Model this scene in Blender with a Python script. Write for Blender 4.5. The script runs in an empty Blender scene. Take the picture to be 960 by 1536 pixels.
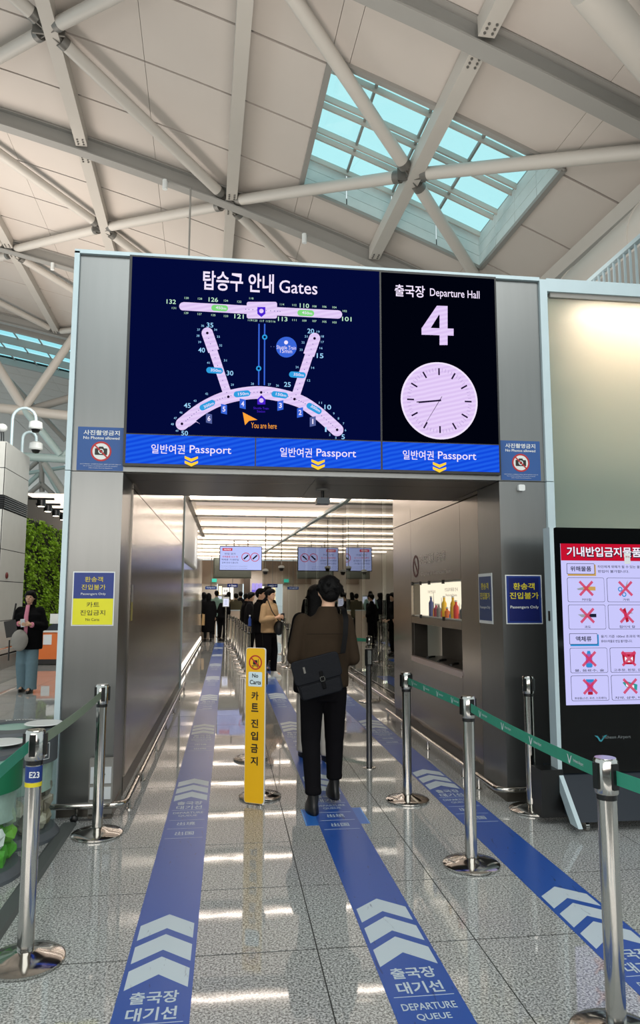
import bpy, bmesh, math, random
from mathutils import Vector, Matrix
random.seed(7)
C = bpy.context.scene.collection
SC = bpy.context.scene

# ------------------------------------------------------------------ camera
CAM_H = 1.53; FPX = 1070.33
YAW, PITCH, ROLL = map(math.radians, (7.289, 6.729, 0.129))
_f = Vector((math.sin(YAW)*math.cos(PITCH), math.cos(YAW)*math.cos(PITCH), math.sin(PITCH)))
_r = Vector((math.cos(YAW), -math.sin(YAW), 0)); _u = _r.cross(_f)
R_ = math.cos(ROLL)*_r + math.sin(ROLL)*_u
U_ = -math.sin(ROLL)*_r + math.cos(ROLL)*_u
cam_data = bpy.data.cameras.new('camera'); cam = bpy.data.objects.new('camera', cam_data); C.objects.link(cam)
mw = Matrix.Identity(4)
for i in range(3):
    mw[i][0] = R_[i]; mw[i][1] = U_[i]; mw[i][2] = -_f[i]
mw[2][3] = CAM_H
cam.matrix_world = mw
cam_data.sensor_fit = 'VERTICAL'; cam_data.sensor_height = 36; cam_data.lens = FPX*36/1536
cam_data.clip_end = 400
SC.camera = cam

# ------------------------------------------------------------------ world, light, exposure
SC.view_settings.view_transform = 'Standard'; SC.view_settings.look = 'None'
SC.view_settings.gamma = 1; SC.view_settings.exposure = 0.0
W = bpy.data.worlds.new('world'); SC.world = W; W.use_nodes = True
bg = W.node_tree.nodes['Background']
bg.inputs[0].default_value = (0.84, 0.97, 1.0, 1); bg.inputs[1].default_value = 1.0
def area(name, loc, target, sx, sy, power, col):
    l = bpy.data.lights.new(name, 'AREA'); l.shape = 'RECTANGLE'; l.size = sx; l.size_y = sy
    l.energy = power; l.color = col
    o = bpy.data.objects.new(name, l); C.objects.link(o); o.location = loc
    o.rotation_euler = (Vector(target)-Vector(loc)).to_track_quat('-Z', 'Y').to_euler()
    return o
area('hall_fill_up', (-2, -7, 3.2), (-1, 6, 14), 16, 3.0, 800, (1.0, 0.92, 0.85))  # unseen fill added behind the camera to brighten the roof
area('gate_top_fill', (0.5, 8.2, 4.6), (-1.5, 15, 14), 7, 3, 480, (1.0, 0.91, 0.84))  # added fill, hidden behind the portal top, lifts the ceiling
area('hall_fill_down', (1.5, -2.0, 8.5), (1.0, 3.0, 0), 10, 5, 520, (0.97, 1.0, 0.99))  # unseen overhead fill added for the foreground floor
area('left_concourse_fill', (-2.6, 12.5, 7.5), (-5.2, 19, 1.5), 4, 2, 330, (1.0, 0.97, 0.9))  # added fill for the column and plant wall
area('far_hall_fill_up', (-8, 24, 6.0), (-6, 28, 14), 5, 14, 1500, (1.0, 0.9, 0.82))  # added fill for the far ceiling

# ------------------------------------------------------------------ pixel -> real plane helpers (960x1536 frame)
def ray(px, py): return _f + R_*((px-480)/FPX) - U_*((py-768)/FPX)
O_ = Vector((0, 0, CAM_H))
def at_y(px, py, Y): d = ray(px, py); return O_ + d*(Y/d.y)
def at_x(px, py, X): d = ray(px, py); return O_ + d*(X/d.x)
def at_z(px, py, Z): d = ray(px, py); return O_ + d*((Z-CAM_H)/d.z)

# ------------------------------------------------------------------ materials
def lin(c):
    if isinstance(c, str): c = tuple(int(c[i:i+2], 16)/255 for i in (0, 2, 4))
    return tuple((x/12.92 if x <= 0.04045 else ((x+0.055)/1.055)**2.4) for x in c) + (1,)
MATS = {}
def mat(name, col, rough=0.5, metal=0.0, var=0.06, scale=6.0, bump=0.0, spec=0.5, alpha=1.0, emit=0.0, stretch=None):
    if name in MATS: return MATS[name]
    m = bpy.data.materials.new(name); m.use_nodes = True; MATS[name] = m
    n = m.node_tree.nodes; l = m.node_tree.links; p = n['Principled BSDF']
    c = lin(col)
    geo = n.new('ShaderNodeNewGeometry'); mp = n.new('ShaderNodeMapping')
    mp.inputs['Scale'].default_value = stretch or (1, 1, 1)
    l.new(geo.outputs['Position'], mp.inputs['Vector'])
    no = n.new('ShaderNodeTexNoise'); no.inputs['Scale'].default_value = scale; no.inputs['Detail'].default_value = 3
    l.new(mp.outputs[0], no.inputs['Vector'])
    mx = n.new('ShaderNodeMix'); mx.data_type = 'RGBA'
    mx.inputs[6].default_value = tuple(x*(1-var) for x in c[:3]) + (1,)
    mx.inputs[7].default_value = tuple(min(1, x*(1+var)) for x in c[:3]) + (1,)
    l.new(no.outputs['Fac'], mx.inputs[0]); l.new(mx.outputs[2], p.inputs['Base Color'])
    p.inputs['Roughness'].default_value = rough; p.inputs['Metallic'].default_value = metal
    p.inputs['Specular IOR Level'].default_value = spec
    if bump:
        b = n.new('ShaderNodeBump'); b.inputs['Strength'].default_value = bump; b.inputs['Distance'].default_value = 0.01
        l.new(no.outputs['Fac'], b.inputs['Height']); l.new(b.outputs[0], p.inputs['Normal'])
    if alpha < 1: p.inputs['Alpha'].default_value = alpha
    if emit:
        l.new(mx.outputs[2], p.inputs['Emission Color']); p.inputs['Emission Strength'].default_value = emit
    return m
def emis(name, col, s=1.0):
    if name in MATS: return MATS[name]
    m = bpy.data.materials.new(name); m.use_nodes = True; MATS[name] = m
    p = m.node_tree.nodes['Principled BSDF']; c = lin(col)
    p.inputs['Base Color'].default_value = (0, 0, 0, 1); p.inputs['Roughness'].default_value = 0.6; p.inputs['Specular IOR Level'].default_value = 0.0
    p.inputs['Emission Color'].default_value = c; p.inputs['Emission Strength'].default_value = s
    return m

def granite():
    m = bpy.data.materials.new('granite'); m.use_nodes = True
    n = m.node_tree.nodes; l = m.node_tree.links; p = n['Principled BSDF']
    geo = n.new('ShaderNodeNewGeometry')
    a = n.new('ShaderNodeTexNoise'); a.inputs['Scale'].default_value = 105; a.inputs['Detail'].default_value = 4; a.inputs['Roughness'].default_value = .75
    l.new(geo.outputs['Position'], a.inputs['Vector'])
    r = n.new('ShaderNodeValToRGB'); e = r.color_ramp.elements
    e[0].position = .40; e[0].color = lin((.34, .365, .355)); e[1].position = .60; e[1].color = lin((.80, .835, .815))
    k = e.new(.465); k.color = lin((.50, .535, .52)); k = e.new(.53); k.color = lin((.68, .715, .695))
    l.new(a.outputs['Fac'], r.inputs[0])
    b = n.new('ShaderNodeTexNoise'); b.inputs['Scale'].default_value = 1.3
    l.new(geo.outputs['Position'], b.inputs['Vector'])
    mx = n.new('ShaderNodeMix'); mx.data_type = 'RGBA'; mx.blend_type = 'MULTIPLY'; mx.inputs[0].default_value = .25
    l.new(r.outputs[0], mx.inputs[6]); l.new(b.outputs['Color'], mx.inputs[7])
    hs = n.new('ShaderNodeHueSaturation'); hs.inputs['Saturation'].default_value = .35; hs.inputs['Value'].default_value = 1.1
    l.new(mx.outputs[2], hs.inputs['Color']); l.new(hs.outputs[0], p.inputs['Base Color'])
    p.inputs['Roughness'].default_value = .035; p.inputs['Specular IOR Level'].default_value = .6
    wv = n.new('ShaderNodeTexNoise'); wv.inputs['Scale'].default_value = 3.0; l.new(geo.outputs['Position'], wv.inputs['Vector'])
    bp_ = n.new('ShaderNodeBump'); bp_.inputs['Strength'].default_value = .12; bp_.inputs['Distance'].default_value = .004; l.new(wv.outputs['Fac'], bp_.inputs['Height']); l.new(bp_.outputs[0], p.inputs['Normal'])
    # fine joints for the far field only
    return m
def scuffed(name, c0, c1, rough):
    m = bpy.data.materials.new(name); m.use_nodes = True; n = m.node_tree.nodes; l = m.node_tree.links; p = n['Principled BSDF']
    g_ = n.new('ShaderNodeNewGeometry'); w = n.new('ShaderNodeTexNoise'); w.inputs['Scale'].default_value = 2.5; w.inputs['Detail'].default_value = 2
    l.new(g_.outputs['Position'], w.inputs['Vector'])
    mp = n.new('ShaderNodeMapping'); mp.inputs['Scale'].default_value = (46, 9, 1); mp.inputs['Rotation'].default_value = (0, 0, .35); l.new(g_.outputs['Position'], mp.inputs[0])
    ad = n.new('ShaderNodeVectorMath'); ad.operation = 'ADD'; sc_ = n.new('ShaderNodeVectorMath'); sc_.operation = 'SCALE'; sc_.inputs['Scale'].default_value = 7
    l.new(w.outputs['Color'], sc_.inputs[0]); l.new(mp.outputs[0], ad.inputs[0]); l.new(sc_.outputs[0], ad.inputs[1])
    s_ = n.new('ShaderNodeTexNoise'); s_.inputs['Scale'].default_value = 1.0; s_.inputs['Detail'].default_value = 4; l.new(ad.outputs[0], s_.inputs['Vector'])
    r = n.new('ShaderNodeValToRGB'); e = r.color_ramp.elements; e[0].position = .66; e[0].color = (0, 0, 0, 1); e[1].position = .74; e[1].color = (.75, .75, .75, 1); l.new(s_.outputs['Fac'], r.inputs[0])
    mx = n.new('ShaderNodeMix'); mx.data_type = 'RGBA'; mx.inputs[6].default_value = lin(c0); mx.inputs[7].default_value = lin(c1); l.new(r.outputs[0], mx.inputs[0]); l.new(mx.outputs[2], p.inputs['Base Color'])
    p.inputs['Roughness'].default_value = rough; p.inputs['Specular IOR Level'].default_value = .35; return m
GRAN = granite()
M = dict(
    grout=mat('grout', '2c2e2c', .8),
    panel=mat('ceiling_panel_paint', 'beb6ae', .6, var=.05, scale=.5),
    dark_back=mat('dark_reveal', '17181a', .9),
    steel=mat('white_painted_steel', 'bab5ad', .45, var=.04, scale=1.5),
    steelg=mat('grey_painted_steel', '8f8d88', .5, var=.05, scale=1.5),
    teal=mat('pale_teal_tube', '9fb3b1', .5),
    bracket=mat('node_bracket_metal', '6f6d68', .45, .4),
    brush=mat('brushed_steel', '8e8880', .23, .92, var=.10, scale=3, stretch=(6, 6, .5)),
    brush2=mat('brushed_steel_portal', '7b7d7c', .30, .85, var=.06, scale=3, stretch=(6, 6, .5)),
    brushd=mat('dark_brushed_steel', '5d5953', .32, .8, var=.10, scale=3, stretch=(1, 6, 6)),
    chrome=mat('polished_steel', 'b9b7b2', .12, 1.0, var=.04, scale=10),
    alu=mat('pale_aluminium_trim', 'b9ccd2', .4, .15),
    black=mat('black_plastic', '0c0d0e', .35),
    blackg=mat('gloss_black_glass', '050607', .06),
    navyp=mat('dark_slate_metal', '222a33', .45, .3),
    frost=mat('frosted_glass_panel', '8f9d98', .22, var=.05, scale=.6),
    white=mat('white_plastic', 'd9dddc', .4),
    paper=mat('paper', 'd8dde0', .7),
    line=scuffed('blue_floor_vinyl', '25509f', '16264e', .28),
    linew=scuffed('white_floor_print', 'bccbd3', '6c7886', .4),
    blueb=mat('bright_blue_vinyl', '2466b8', .3),
    yellow=mat('yellow_sign_board', 'eab40c', .4, var=.04),
    ink=mat('black_ink', '15130f', .5),
    red=mat('red_print', 'b01c22', .5),
    sblue=mat('sign_blue', '1f4f8f', .5), snavy=mat('sign_navy', '14307c', .45), syel=mat('sign_yellow', 'd9d512', .45),
    sytext=mat('yellow_lettering', 'e0cf2a', .5),
    belt=mat('green_belt_webbing', '2f8f74', .6, var=.08, scale=30), belt_backlit=mat('backlit_green_webbing', '7f8f7a', .6, var=.08, scale=30),  # second tone paints the green webbing as greyed by backlight
    clad=mat('pale_stone_cladding', 'bfc0bc', .5, var=.07, scale=5),
    wallw=mat('warm_white_wall', 'e0d8cc', .35, var=.05, scale=1),
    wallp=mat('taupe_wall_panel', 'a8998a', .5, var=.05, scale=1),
    orange=mat('orange_laminate', 'd9702e', .4),
    tape=emis('strip_light', 'fff0e4', 12),
)

# ------------------------------------------------------------------ scene graph helpers
ORG = {}
def setp(o, label=None, cat=None, group=None, kind=None):
    if label: o['label'] = label
    if cat: o['category'] = cat
    if group: o['group'] = group
    if kind: o['kind'] = kind
    return o
def thing(name, label, cat, loc=(0, 0, 0), group=None):
    o = bpy.data.objects.new(name, None); C.objects.link(o); o.empty_display_size = .1
    o.location = loc; ORG[o.name] = Vector(loc)
    return setp(o, label, cat, group)
def struct(name, loc=(0, 0, 0)):
    o = bpy.data.objects.new(name, None); C.objects.link(o); o.location = loc; ORG[o.name] = Vector(loc)
    o['kind'] = 'structure'; return o
def org(p): return ORG[p.name] if p is not None else Vector((0, 0, 0))
class MB:
    def __init__(s): s.v = []; s.f = []
    def add(s, vs, fs):
        b = len(s.v); s.v += [Vector(x) for x in vs]; s.f += [tuple(b+i for i in f) for f in fs]; return s
    def box(s, lo, hi):
        x0, y0, z0 = lo; x1, y1, z1 = hi
        return s.add([(x0,y0,z0),(x1,y0,z0),(x1,y1,z0),(x0,y1,z0),(x0,y0,z1),(x1,y0,z1),(x1,y1,z1),(x0,y1,z1)],
                     [(0,3,2,1),(4,5,6,7),(0,1,5,4),(1,2,6,5),(2,3,7,6),(3,0,4,7)])
    def obox(s, c, ax, ay, az, hx, hy, hz):
        c = Vector(c); X = Vector(ax).normalized()*hx; Y = Vector(ay).normalized()*hy; Z = Vector(az).normalized()*hz
        return s.add([c-X-Y-Z, c+X-Y-Z, c+X+Y-Z, c-X+Y-Z, c-X-Y+Z, c+X-Y+Z, c+X+Y+Z, c-X+Y+Z],
                     [(0,3,2,1),(4,5,6,7),(0,1,5,4),(1,2,6,5),(2,3,7,6),(3,0,4,7)])
    def tube(s, pts, r, n=12, r2=None, cap=True):
        pts = [Vector(p) for p in pts]; N = len(pts); rs = r if isinstance(r, (list, tuple)) else [r + ((r2 if r2 is not None else r)-r)*i/(N-1) for i in range(N)]
        b = len(s.v); ref = None
        for i, p in enumerate(pts):
            d = (pts[min(i+1, N-1)]-pts[max(i-1, 0)]).normalized()
            if ref is None: ref = Vector((0, 0, 1)) if abs(d.z) < .9 else Vector((1, 0, 0))
            a = (ref - d*ref.dot(d)).normalized(); ref = a; c = d.cross(a)
            for k in range(n):
                t = 2*math.pi*k/n; s.v.append(p + (a*math.cos(t)+c*math.sin(t))*rs[i])
        for i in range(N-1):
            for k in range(n):
                k2 = (k+1) % n; s.f.append((b+i*n+k, b+i*n+k2, b+(i+1)*n+k2, b+(i+1)*n+k))
        if cap: s.f.append(tuple(b+k for k in reversed(range(n)))); s.f.append(tuple(b+(N-1)*n+k for k in range(n)))
        return s
    def lathe(s, c, prof, n=28, sx=1, sy=1):
        c = Vector(c); b = len(s.v)
        for r, z in prof:
            for k in range(n):
                t = 2*math.pi*k/n; s.v.append(c+Vector((r*math.cos(t)*sx, r*math.sin(t)*sy, z)))
        for i in range(len(prof)-1):
            for k in range(n):
                k2 = (k+1) % n; s.f.append((b+i*n+k, b+i*n+k2, b+(i+1)*n+k2, b+(i+1)*n+k))
        if prof[0][0] > 1e-4: s.f.append(tuple(b+k for k in reversed(range(n))))
        if prof[-1][0] > 1e-4: s.f.append(tuple(b+(len(prof)-1)*n+k for k in range(n)))
        return s
    def prism(s, pts, off):        # polygon points (3-D) extruded by a vector
        pts = [Vector(p) for p in pts]; off = Vector(off); n = len(pts)
        return s.add(pts+[p+off for p in pts], [tuple(range(n)), tuple(reversed(range(n, 2*n)))] + [(i, i+n, (i+1) % n+n, (i+1) % n) for i in range(n)])
    def ell(s, c, r, rot=None, n=14, m=9):
        c = Vector(c); rot = rot or Matrix.Identity(3); b = len(s.v)
        for i in range(m+1):
            ph = math.pi*i/m
            for k in range(n):
                t = 2*math.pi*k/n
                s.v.append(c + rot @ Vector((r[0]*math.sin(ph)*math.cos(t)+1e-5*math.cos(t), r[1]*math.sin(ph)*math.sin(t)+1e-5*math.sin(t), r[2]*math.cos(ph))))
        for i in range(m):
            for k in range(n):
                k2 = (k+1) % n; s.f.append((b+(i+1)*n+k, b+(i+1)*n+k2, b+i*n+k2, b+i*n+k))
        s.f.append(tuple(b+k for k in range(n))); s.f.append(tuple(b+m*n+k for k in reversed(range(n))))
        return s
    def caps(s, p0, p1, r0, r1=None, n=12):   # tapered capsule
        p0 = Vector(p0); p1 = Vector(p1); r1 = r0 if r1 is None else r1; d = (p1-p0).normalized()
        L = (p1-p0).length; pts = []; rs = []
        for a in (-80, -55, -30, 0): t = math.radians(a); pts.append(p0+d*r0*math.sin(t)); rs.append(r0*math.cos(t))
        for a in (0, 30, 55, 80): t = math.radians(a); pts.append(p1+d*r1*math.sin(t)); rs.append(r1*math.cos(t))
        return s.tube(pts, rs, n)
    def loft(s, rings, n=18):   # rings: (center, rx, ry, yaw)
        b = len(s.v)
        for c, rx, ry in rings:
            c = Vector(c)
            for k in range(n):
                t = 2*math.pi*k/n; s.v.append(c+Vector((rx*math.cos(t), ry*math.sin(t), 0)))
        N = len(rings)
        for i in range(N-1):
            for k in range(n):
                k2 = (k+1) % n; s.f.append((b+i*n+k, b+i*n+k2, b+(i+1)*n+k2, b+(i+1)*n+k))
        s.f.append(tuple(b+k for k in reversed(range(n)))); s.f.append(tuple(b+(N-1)*n+k for k in range(n)))
        return s
    def mesh(s, name, m, o=Vector((0, 0, 0)), smooth=True):
        me = bpy.data.meshes.new(name); me.from_pydata([v-o for v in s.v], [], s.f)
        bm = bmesh.new(); bm.from_mesh(me); bmesh.ops.recalc_face_normals(bm, faces=bm.faces); bm.to_mesh(me); bm.free()
        if smooth:
            me.polygons.foreach_set('use_smooth', [True]*len(me.polygons)); me.set_sharp_from_angle(angle=math.radians(35))
        me.materials.append(m); return me
    def build(s, name, m, parent=None, smooth=True):
        me = s.mesh(name, m, org(parent), smooth)
        o = bpy.data.objects.new(name, me); C.objects.link(o)
        ORG[o.name] = org(parent) if parent else Vector((0, 0, 0))
        if parent: o.parent = parent
        return o
def B(lo, hi): return MB().box(lo, hi)
def copy_tree(o, parent=None, m=None):
    c = o.copy(); C.objects.link(c)
    if parent: c.parent = parent
    ORG[c.name] = ORG.get(o.name, Vector((0, 0, 0)))
    for ch in list(o.children): copy_tree(ch, c)
    return c
def place(proto, used, name_loc, label=None, group=None, rz=0, scale=None):
    o = copy_tree(proto) if used else proto
    o.location = name_loc; ORG[o.name] = Vector(name_loc); o.rotation_euler.z = rz
    if label: o['label'] = label
    if group: o['group'] = group
    if scale: o.scale = scale
    return o

# deferred text: converted to meshes in one go at the end
TX = []
def text(txt, c, xd, yd, w, h, m, parent, name='lettering', bold=0.0, spacing=1.0, off=0.0015):
    cu = bpy.data.curves.new(name, 'FONT'); cu.body = txt; cu.size = 1; cu.align_x = 'CENTER'; cu.align_y = 'CENTER'
    cu.offset = bold; cu.resolution_u = 3; cu.space_line = spacing
    o = bpy.data.objects.new(name, cu); C.objects.link(o)
    TX.append((o, Vector(c), Vector(xd).normalized(), Vector(yd).normalized(), w, h, m, parent, name, off))
def finish_text():
    bpy.context.view_layer.update(); dg = bpy.context.evaluated_depsgraph_get()
    grp = {}
    for (o, c, xd, yd, w, h, m, parent, name, off) in TX:
        me = bpy.data.meshes.new_from_object(o.evaluated_get(dg))
        if len(me.vertices):
            xs = [v.co.x for v in me.vertices]; ys = [v.co.y for v in me.vertices]
            cx, cy = (min(xs)+max(xs))/2, (min(ys)+max(ys))/2; bw = max(xs)-min(xs); bh = max(ys)-min(ys)
            kx = w/bw if w else h/bh; ky = h/bh if h else kx
            nn = xd.cross(yd)
            vs = [c + xd*((v.co.x-cx)*kx) + yd*((v.co.y-cy)*ky) + nn*off for v in me.vertices]
            fs = [tuple(p.vertices) for p in me.polygons]
            sm = 'small' in name or name in ('body_lettering', 'notice_lettering', 'card_lettering')
            g = grp.setdefault((parent.name if parent else '', name, m.name, 0 if sm else len(grp)), [parent, name, m, [], []])
            b = len(g[3]); g[3] += vs; g[4] += [tuple(b+i for i in f) for f in fs]
        bpy.data.meshes.remove(me)
    for o, *_ in TX:
        d = o.data; bpy.data.objects.remove(o); bpy.data.curves.remove(d)
    for parent, name, m, vs, fs in grp.values():
        me = bpy.data.meshes.new(name); og = org(parent)
        me.from_pydata([v-og for v in vs], [], fs); me.materials.append(m)
        o = bpy.data.objects.new(name, me); C.objects.link(o); o.parent = parent
        if 'small' in name or name in ('body_lettering', 'notice_lettering', 'card_lettering'): o['kind'] = 'stuff'
XA, YA, ZA = Vector((1, 0, 0)), Vector((0, 1, 0)), Vector((0, 0, 1))
def textpx(txt, x0, y0, x1, y1, Y, m, parent, name='lettering', bold=0.0, off=.002, spacing=1.0):
    a = at_y((x0+x1)/2, (y0+y1)/2, Y); L = at_y(x0, (y0+y1)/2, Y); R = at_y(x1, (y0+y1)/2, Y)
    T = at_y((x0+x1)/2, y0, Y); Bm = at_y((x0+x1)/2, y1, Y)
    text(txt, a, XA, ZA, (R-L).length, (T-Bm).length, m, parent, name, bold, spacing, off)
def polypx(pts, Y, off, m, parent, name):
    """flat printed or displayed shape on the vertical plane y=Y"""
    MB().prism([at_y(x, y, Y)-YA*off for x, y in pts], -YA*.0008).build(name, m, parent, smooth=False)
def strip_pts(path, w):
    """outline of a thick poly-line in 2-D"""
    L = []; R = []
    w = w if isinstance(w, list) else [w]*len(path)
    for i, p in enumerate(path):
        a = path[max(i-1, 0)]; b = path[min(i+1, len(path)-1)]
        dx, dy = b[0]-a[0], b[1]-a[1]; n = math.hypot(dx, dy) or 1
        L.append((p[0]-dy/n*w[i]/2, p[1]+dx/n*w[i]/2)); R.append((p[0]+dy/n*w[i]/2, p[1]-dx/n*w[i]/2))
    return L + R[::-1]
def circ(cx, cy, r, n=28, ry=None): return [(cx+r*math.cos(2*math.pi*i/n), cy+(ry or r)*math.sin(2*math.pi*i/n)) for i in range(n)]
def rrect(x0, y0, x1, y1, r, n=5):
    P = []
    for cx, cy, a in ((x1-r, y1-r, 0), (x0+r, y1-r, 90), (x0+r, y0+r, 180), (x1-r, y0+r, 270)):
        for i in range(n): t = math.radians(a+90*i/(n-1)); P.append((cx+r*math.cos(t), cy+r*math.sin(t)))
    return P
def ring_mb(c, xd, yd, r0, r1, th, n=32):
    mb = MB(); c = Vector(c); xd = Vector(xd); yd = Vector(yd); nn = xd.cross(yd)*th
    vs = []
    for o in (Vector((0, 0, 0)), nn):
        for r in (r0, r1):
            for k in range(n):
                t = 2*math.pi*k/n; vs.append(c+o+xd*math.cos(t)*r+yd*math.sin(t)*r)
    fs = []
    for k in range(n):
        k2 = (k+1) % n
        fs += [(k, k2, n+k2, n+k), (2*n+k, 3*n+k, 3*n+k2, 2*n+k2), (n+k, n+k2, 3*n+k2, 3*n+k), (k, 2*n+k, 2*n+k2, k2)]
    return mb.add(vs, fs)
# ------------------------------------------------------------------ FLOOR
floor = struct('floor')
TX0, TY0, TW, TH = .413-.7165*5, 3.293-.6915*2, .7165, .6915
NX, NY = 12, 19
tile_mb = B((-TW/2+.0028, -TH/2+.0045, -.012), (TW/2-.0028, TH/2-.0045, 0))
tile_me = tile_mb.mesh('floor_tile', GRAN, smooth=False)
for i in range(NX):
    for j in range(NY):
        o = bpy.data.objects.new('floor_tile', tile_me); C.objects.link(o); o.parent = floor
        o.location = (TX0+TW*(i+.5), TY0+TH*(j+.5), 0)
fx1, fy1 = TX0+TW*NX, TY0+TH*NY
B((TX0, TY0, -.06), (fx1, fy1, -.0016)).build('grout_bed', M['grout'], floor, False)
g = MB()
g.box((TX0, -12, -.06), (fx1, TY0-.002, 0)); g.box((-30, -12, -.06), (TX0-.002, 120, 0)); g.box((fx1+.002, -12, -.06), (30, 120, 0)); g.box((TX0, fy1+.002, -.06), (fx1, 120, 0))
g.build('outer_paving', GRAN, floor, False)
# joints of the outer paving: thin inlaid strips further away
g = MB()
for k in range(16):
    y = fy1 + k*TH*2
    g.box((-12, y, -.001), (3, y+.005, .0006))
for k in range(9):
    x = -12+k*1.0
    if x < TX0: g.box((x, 8, -.001), (x+.006, 40, .0006))
for k in range(20): y = 6+k*1.4; g.box((-12, y, -.001), (TX0, y+.006, .0006))
g.build('paving_joint', M['grout'], floor, False)

# ------------------------------------------------------------------ ROOF (a barrel curved across u, straight along v)
RY = -.0327; cR, sR = math.cos(RY), math.sin(RY)
def rz_(u): x = u/10; return 13.055 - 3.087*x - .634*x*x - .0595*x**3
def rp(u, v, dz=0): return Vector((u*cR+v*sR, -u*sR+v*cR, rz_(u)+dz))
ceil = struct('ceiling')
HU0, HU1, HV0, HV1 = 2.30, 7.25, 13.0, 17.62
SKB = (-17.0, -3.95, 38.2, 45.2)
def cut(rect, hole):
    u0, u1, v0, v1 = rect; a0, a1, b0, b1 = hole
    if u1 <= a0 or u0 >= a1 or v1 <= b0 or v0 >= b1: return [rect]
    out = []
    if u0 < a0: out.append((u0, a0, v0, v1))
    if u1 > a1: out.append((a1, u1, v0, v1))
    m0, m1 = max(u0, a0), min(u1, a1)
    if v0 < b0: out.append((m0, m1, v0, b0))
    if v1 > b1: out.append((m0, m1, b1, v1))
    return out
def roof_slab(mb, rect, dz, th, seg=2):
    u0, u1, v0, v1 = rect; b = len(mb.v); n = seg+1
    for z in (dz, dz+th):
        for v in (v0, v1):
            for i in range(n): mb.v.append(rp(u0+(u1-u0)*i/seg, v, z))
    for i in range(seg):
        mb.f.append((b+i, b+i+1, b+n+i+1, b+n+i)); mb.f.append((b+2*n+i, b+3*n+i, b+3*n+i+1, b+2*n+i+1))
        mb.f.append((b+i, b+2*n+i, b+2*n+i+1, b+i+1)); mb.f.append((b+n+i, b+n+i+1, b+3*n+i+1, b+3*n+i))
    mb.f.append((b, b+n, b+3*n, b+2*n)); mb.f.append((b+seg, b+2*n+seg, b+3*n+seg, b+n+seg))
PU = 2.125; PV = 2.07
dark_back = MB(); far_p = MB()
u_edges = [.55-PU*8+PU*i for i in range(13)]      # -16.45 .. 9.05
v_edges = [15.27-PV*6+PV*j for j in range(23)]
for i in range(len(u_edges)-1):
    for j in range(-1, 40):
        v0 = 15.27+PV*(j-6); v1 = v0+PV
        pieces = [(u_edges[i], u_edges[i+1], v0, v1)]
        for hole in ((HU0, HU1, HV0, HV1), SKB): pieces = [q for p in pieces for q in cut(p, hole)]
        for (a, b_, c_, d_) in pieces:
            if b_-a < .06 or d_-c_ < .06: continue
            roof_slab(dark_back, (a, b_, c_, d_), .16, .05, 1)
            e0 = .004 if (i % 2) else .03
            mb = far_p if v0 > 40 or v0 < 2 else MB()
            roof_slab(mb, (a+.005, b_-.005, c_+.03, d_-.03), 0, .05)
            if mb is not far_p: mb.build('ceiling_panel', M['panel'], ceil, False)
for v0 in range(-14, 1, 5): roof_slab(far_p, (-16.45, 9.05, v0, v0+4.95), 0, .06, 8); roof_slab(dark_back, (-16.45, 9.05, v0, v0+5), .16, .05, 8)  # unseen rear panels and backing, added to block light
for v0 in range(99, 135, 6): roof_slab(far_p, (-30, 9.05, v0, v0+5.9), 0, .06, 8)
roof_slab(far_p, (-34, -16.5, 0, 38), 0, .06, 8); roof_slab(far_p, (-34, -16.5, 45.4, 99), 0, .06, 8)
for k in range(6): roof_slab(far_p, (9.3, 13.0, -10+k*10, -.2+k*10), 0, .06, 3)
for k in range(6): roof_slab(dark_back, (9.05, 13.0, -10+k*10, k*10), .16, .05, 3)
o = far_p.build('distant_ceiling_panels', M['panel'], ceil, False); o['kind'] = 'stuff'
dark_back.build('dark_backing_sheet', M['dark_back'], ceil, False)  # dark sheet added above the panels to darken joints and block light

def roof_path(u0, u1, v, dz, n=14): return [rp(u0+(u1-u0)*i/n, v, dz) for i in range(n+1)]
def sweep(mb, path, side, hw, z0, z1):
    b = len(mb.v)
    for p in path:
        for s_, z in ((-hw, z0), (hw, z0), (hw, z1), (-hw, z1)): mb.v.append(p+side*s_+ZA*z)
    for i in range(len(path)-1):
        for k in range(4): k2 = (k+1) % 4; mb.f.append((b+i*4+k, b+i*4+k2, b+(i+1)*4+k2, b+(i+1)*4+k))
    mb.f.append((b, b+1, b+2, b+3)); n = len(path)-1; mb.f.append((b+n*4+3, b+n*4+2, b+n*4+1, b+n*4))
vdir = (rp(0, 1)-rp(0, 0)).normalized(); udir = Vector((cR, -sR, 0))
# arched main beams (I-section) and straight purlins
for v in (2.5, 10.85, 19.12, 27.55, 36.6):
    mb = MB(); P = roof_path(-16.4, 9.2 if v < 30 else -2, v, 0)
    sweep(mb, P, vdir, .17, -.50, -.46); sweep(mb, P, vdir, .035, -.46, -.06); sweep(mb, P, vdir, .17, -.06, -.02)
    mb.build('arched_beam', M['steelg'], ceil, False)
for k, u in enumerate((.53-4.07*4+4.07*i for i in range(7))):
    for (va, vb) in ((-6, 2.3), (2.7, 10.65), (11.05, 18.92), (19.32, 27.35), (27.75, 36.4)):
        a, b_ = rp(u, va), rp(u, vb); mb = MB(); sweep(mb, [a, b_], udir, .15, -.40, -.04)
        pb = mb.build('straight_purlin', M['steel'], ceil, False)
        if 2 < va < 29 and -9 < u < 9.5:
            mb = MB()
            for q, s_ in ((a, 1), (b_, -1)):
                for dx in (-.07, .07):
                    for dv in (.1, .2, .3): mb.tube([q+udir*dx+vdir*s_*dv+ZA*-.425, q+udir*dx+vdir*s_*dv+ZA*-.39], .025, 6)
            mb.build('bolt_row', M['bracket'], pb)
        mb = MB(); sweep(mb, [a+udir*.2, b_+udir*.2], udir, .045, -.03, .02); mb.build('shadow_gap', M['dark_back'], ceil, False)
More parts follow.
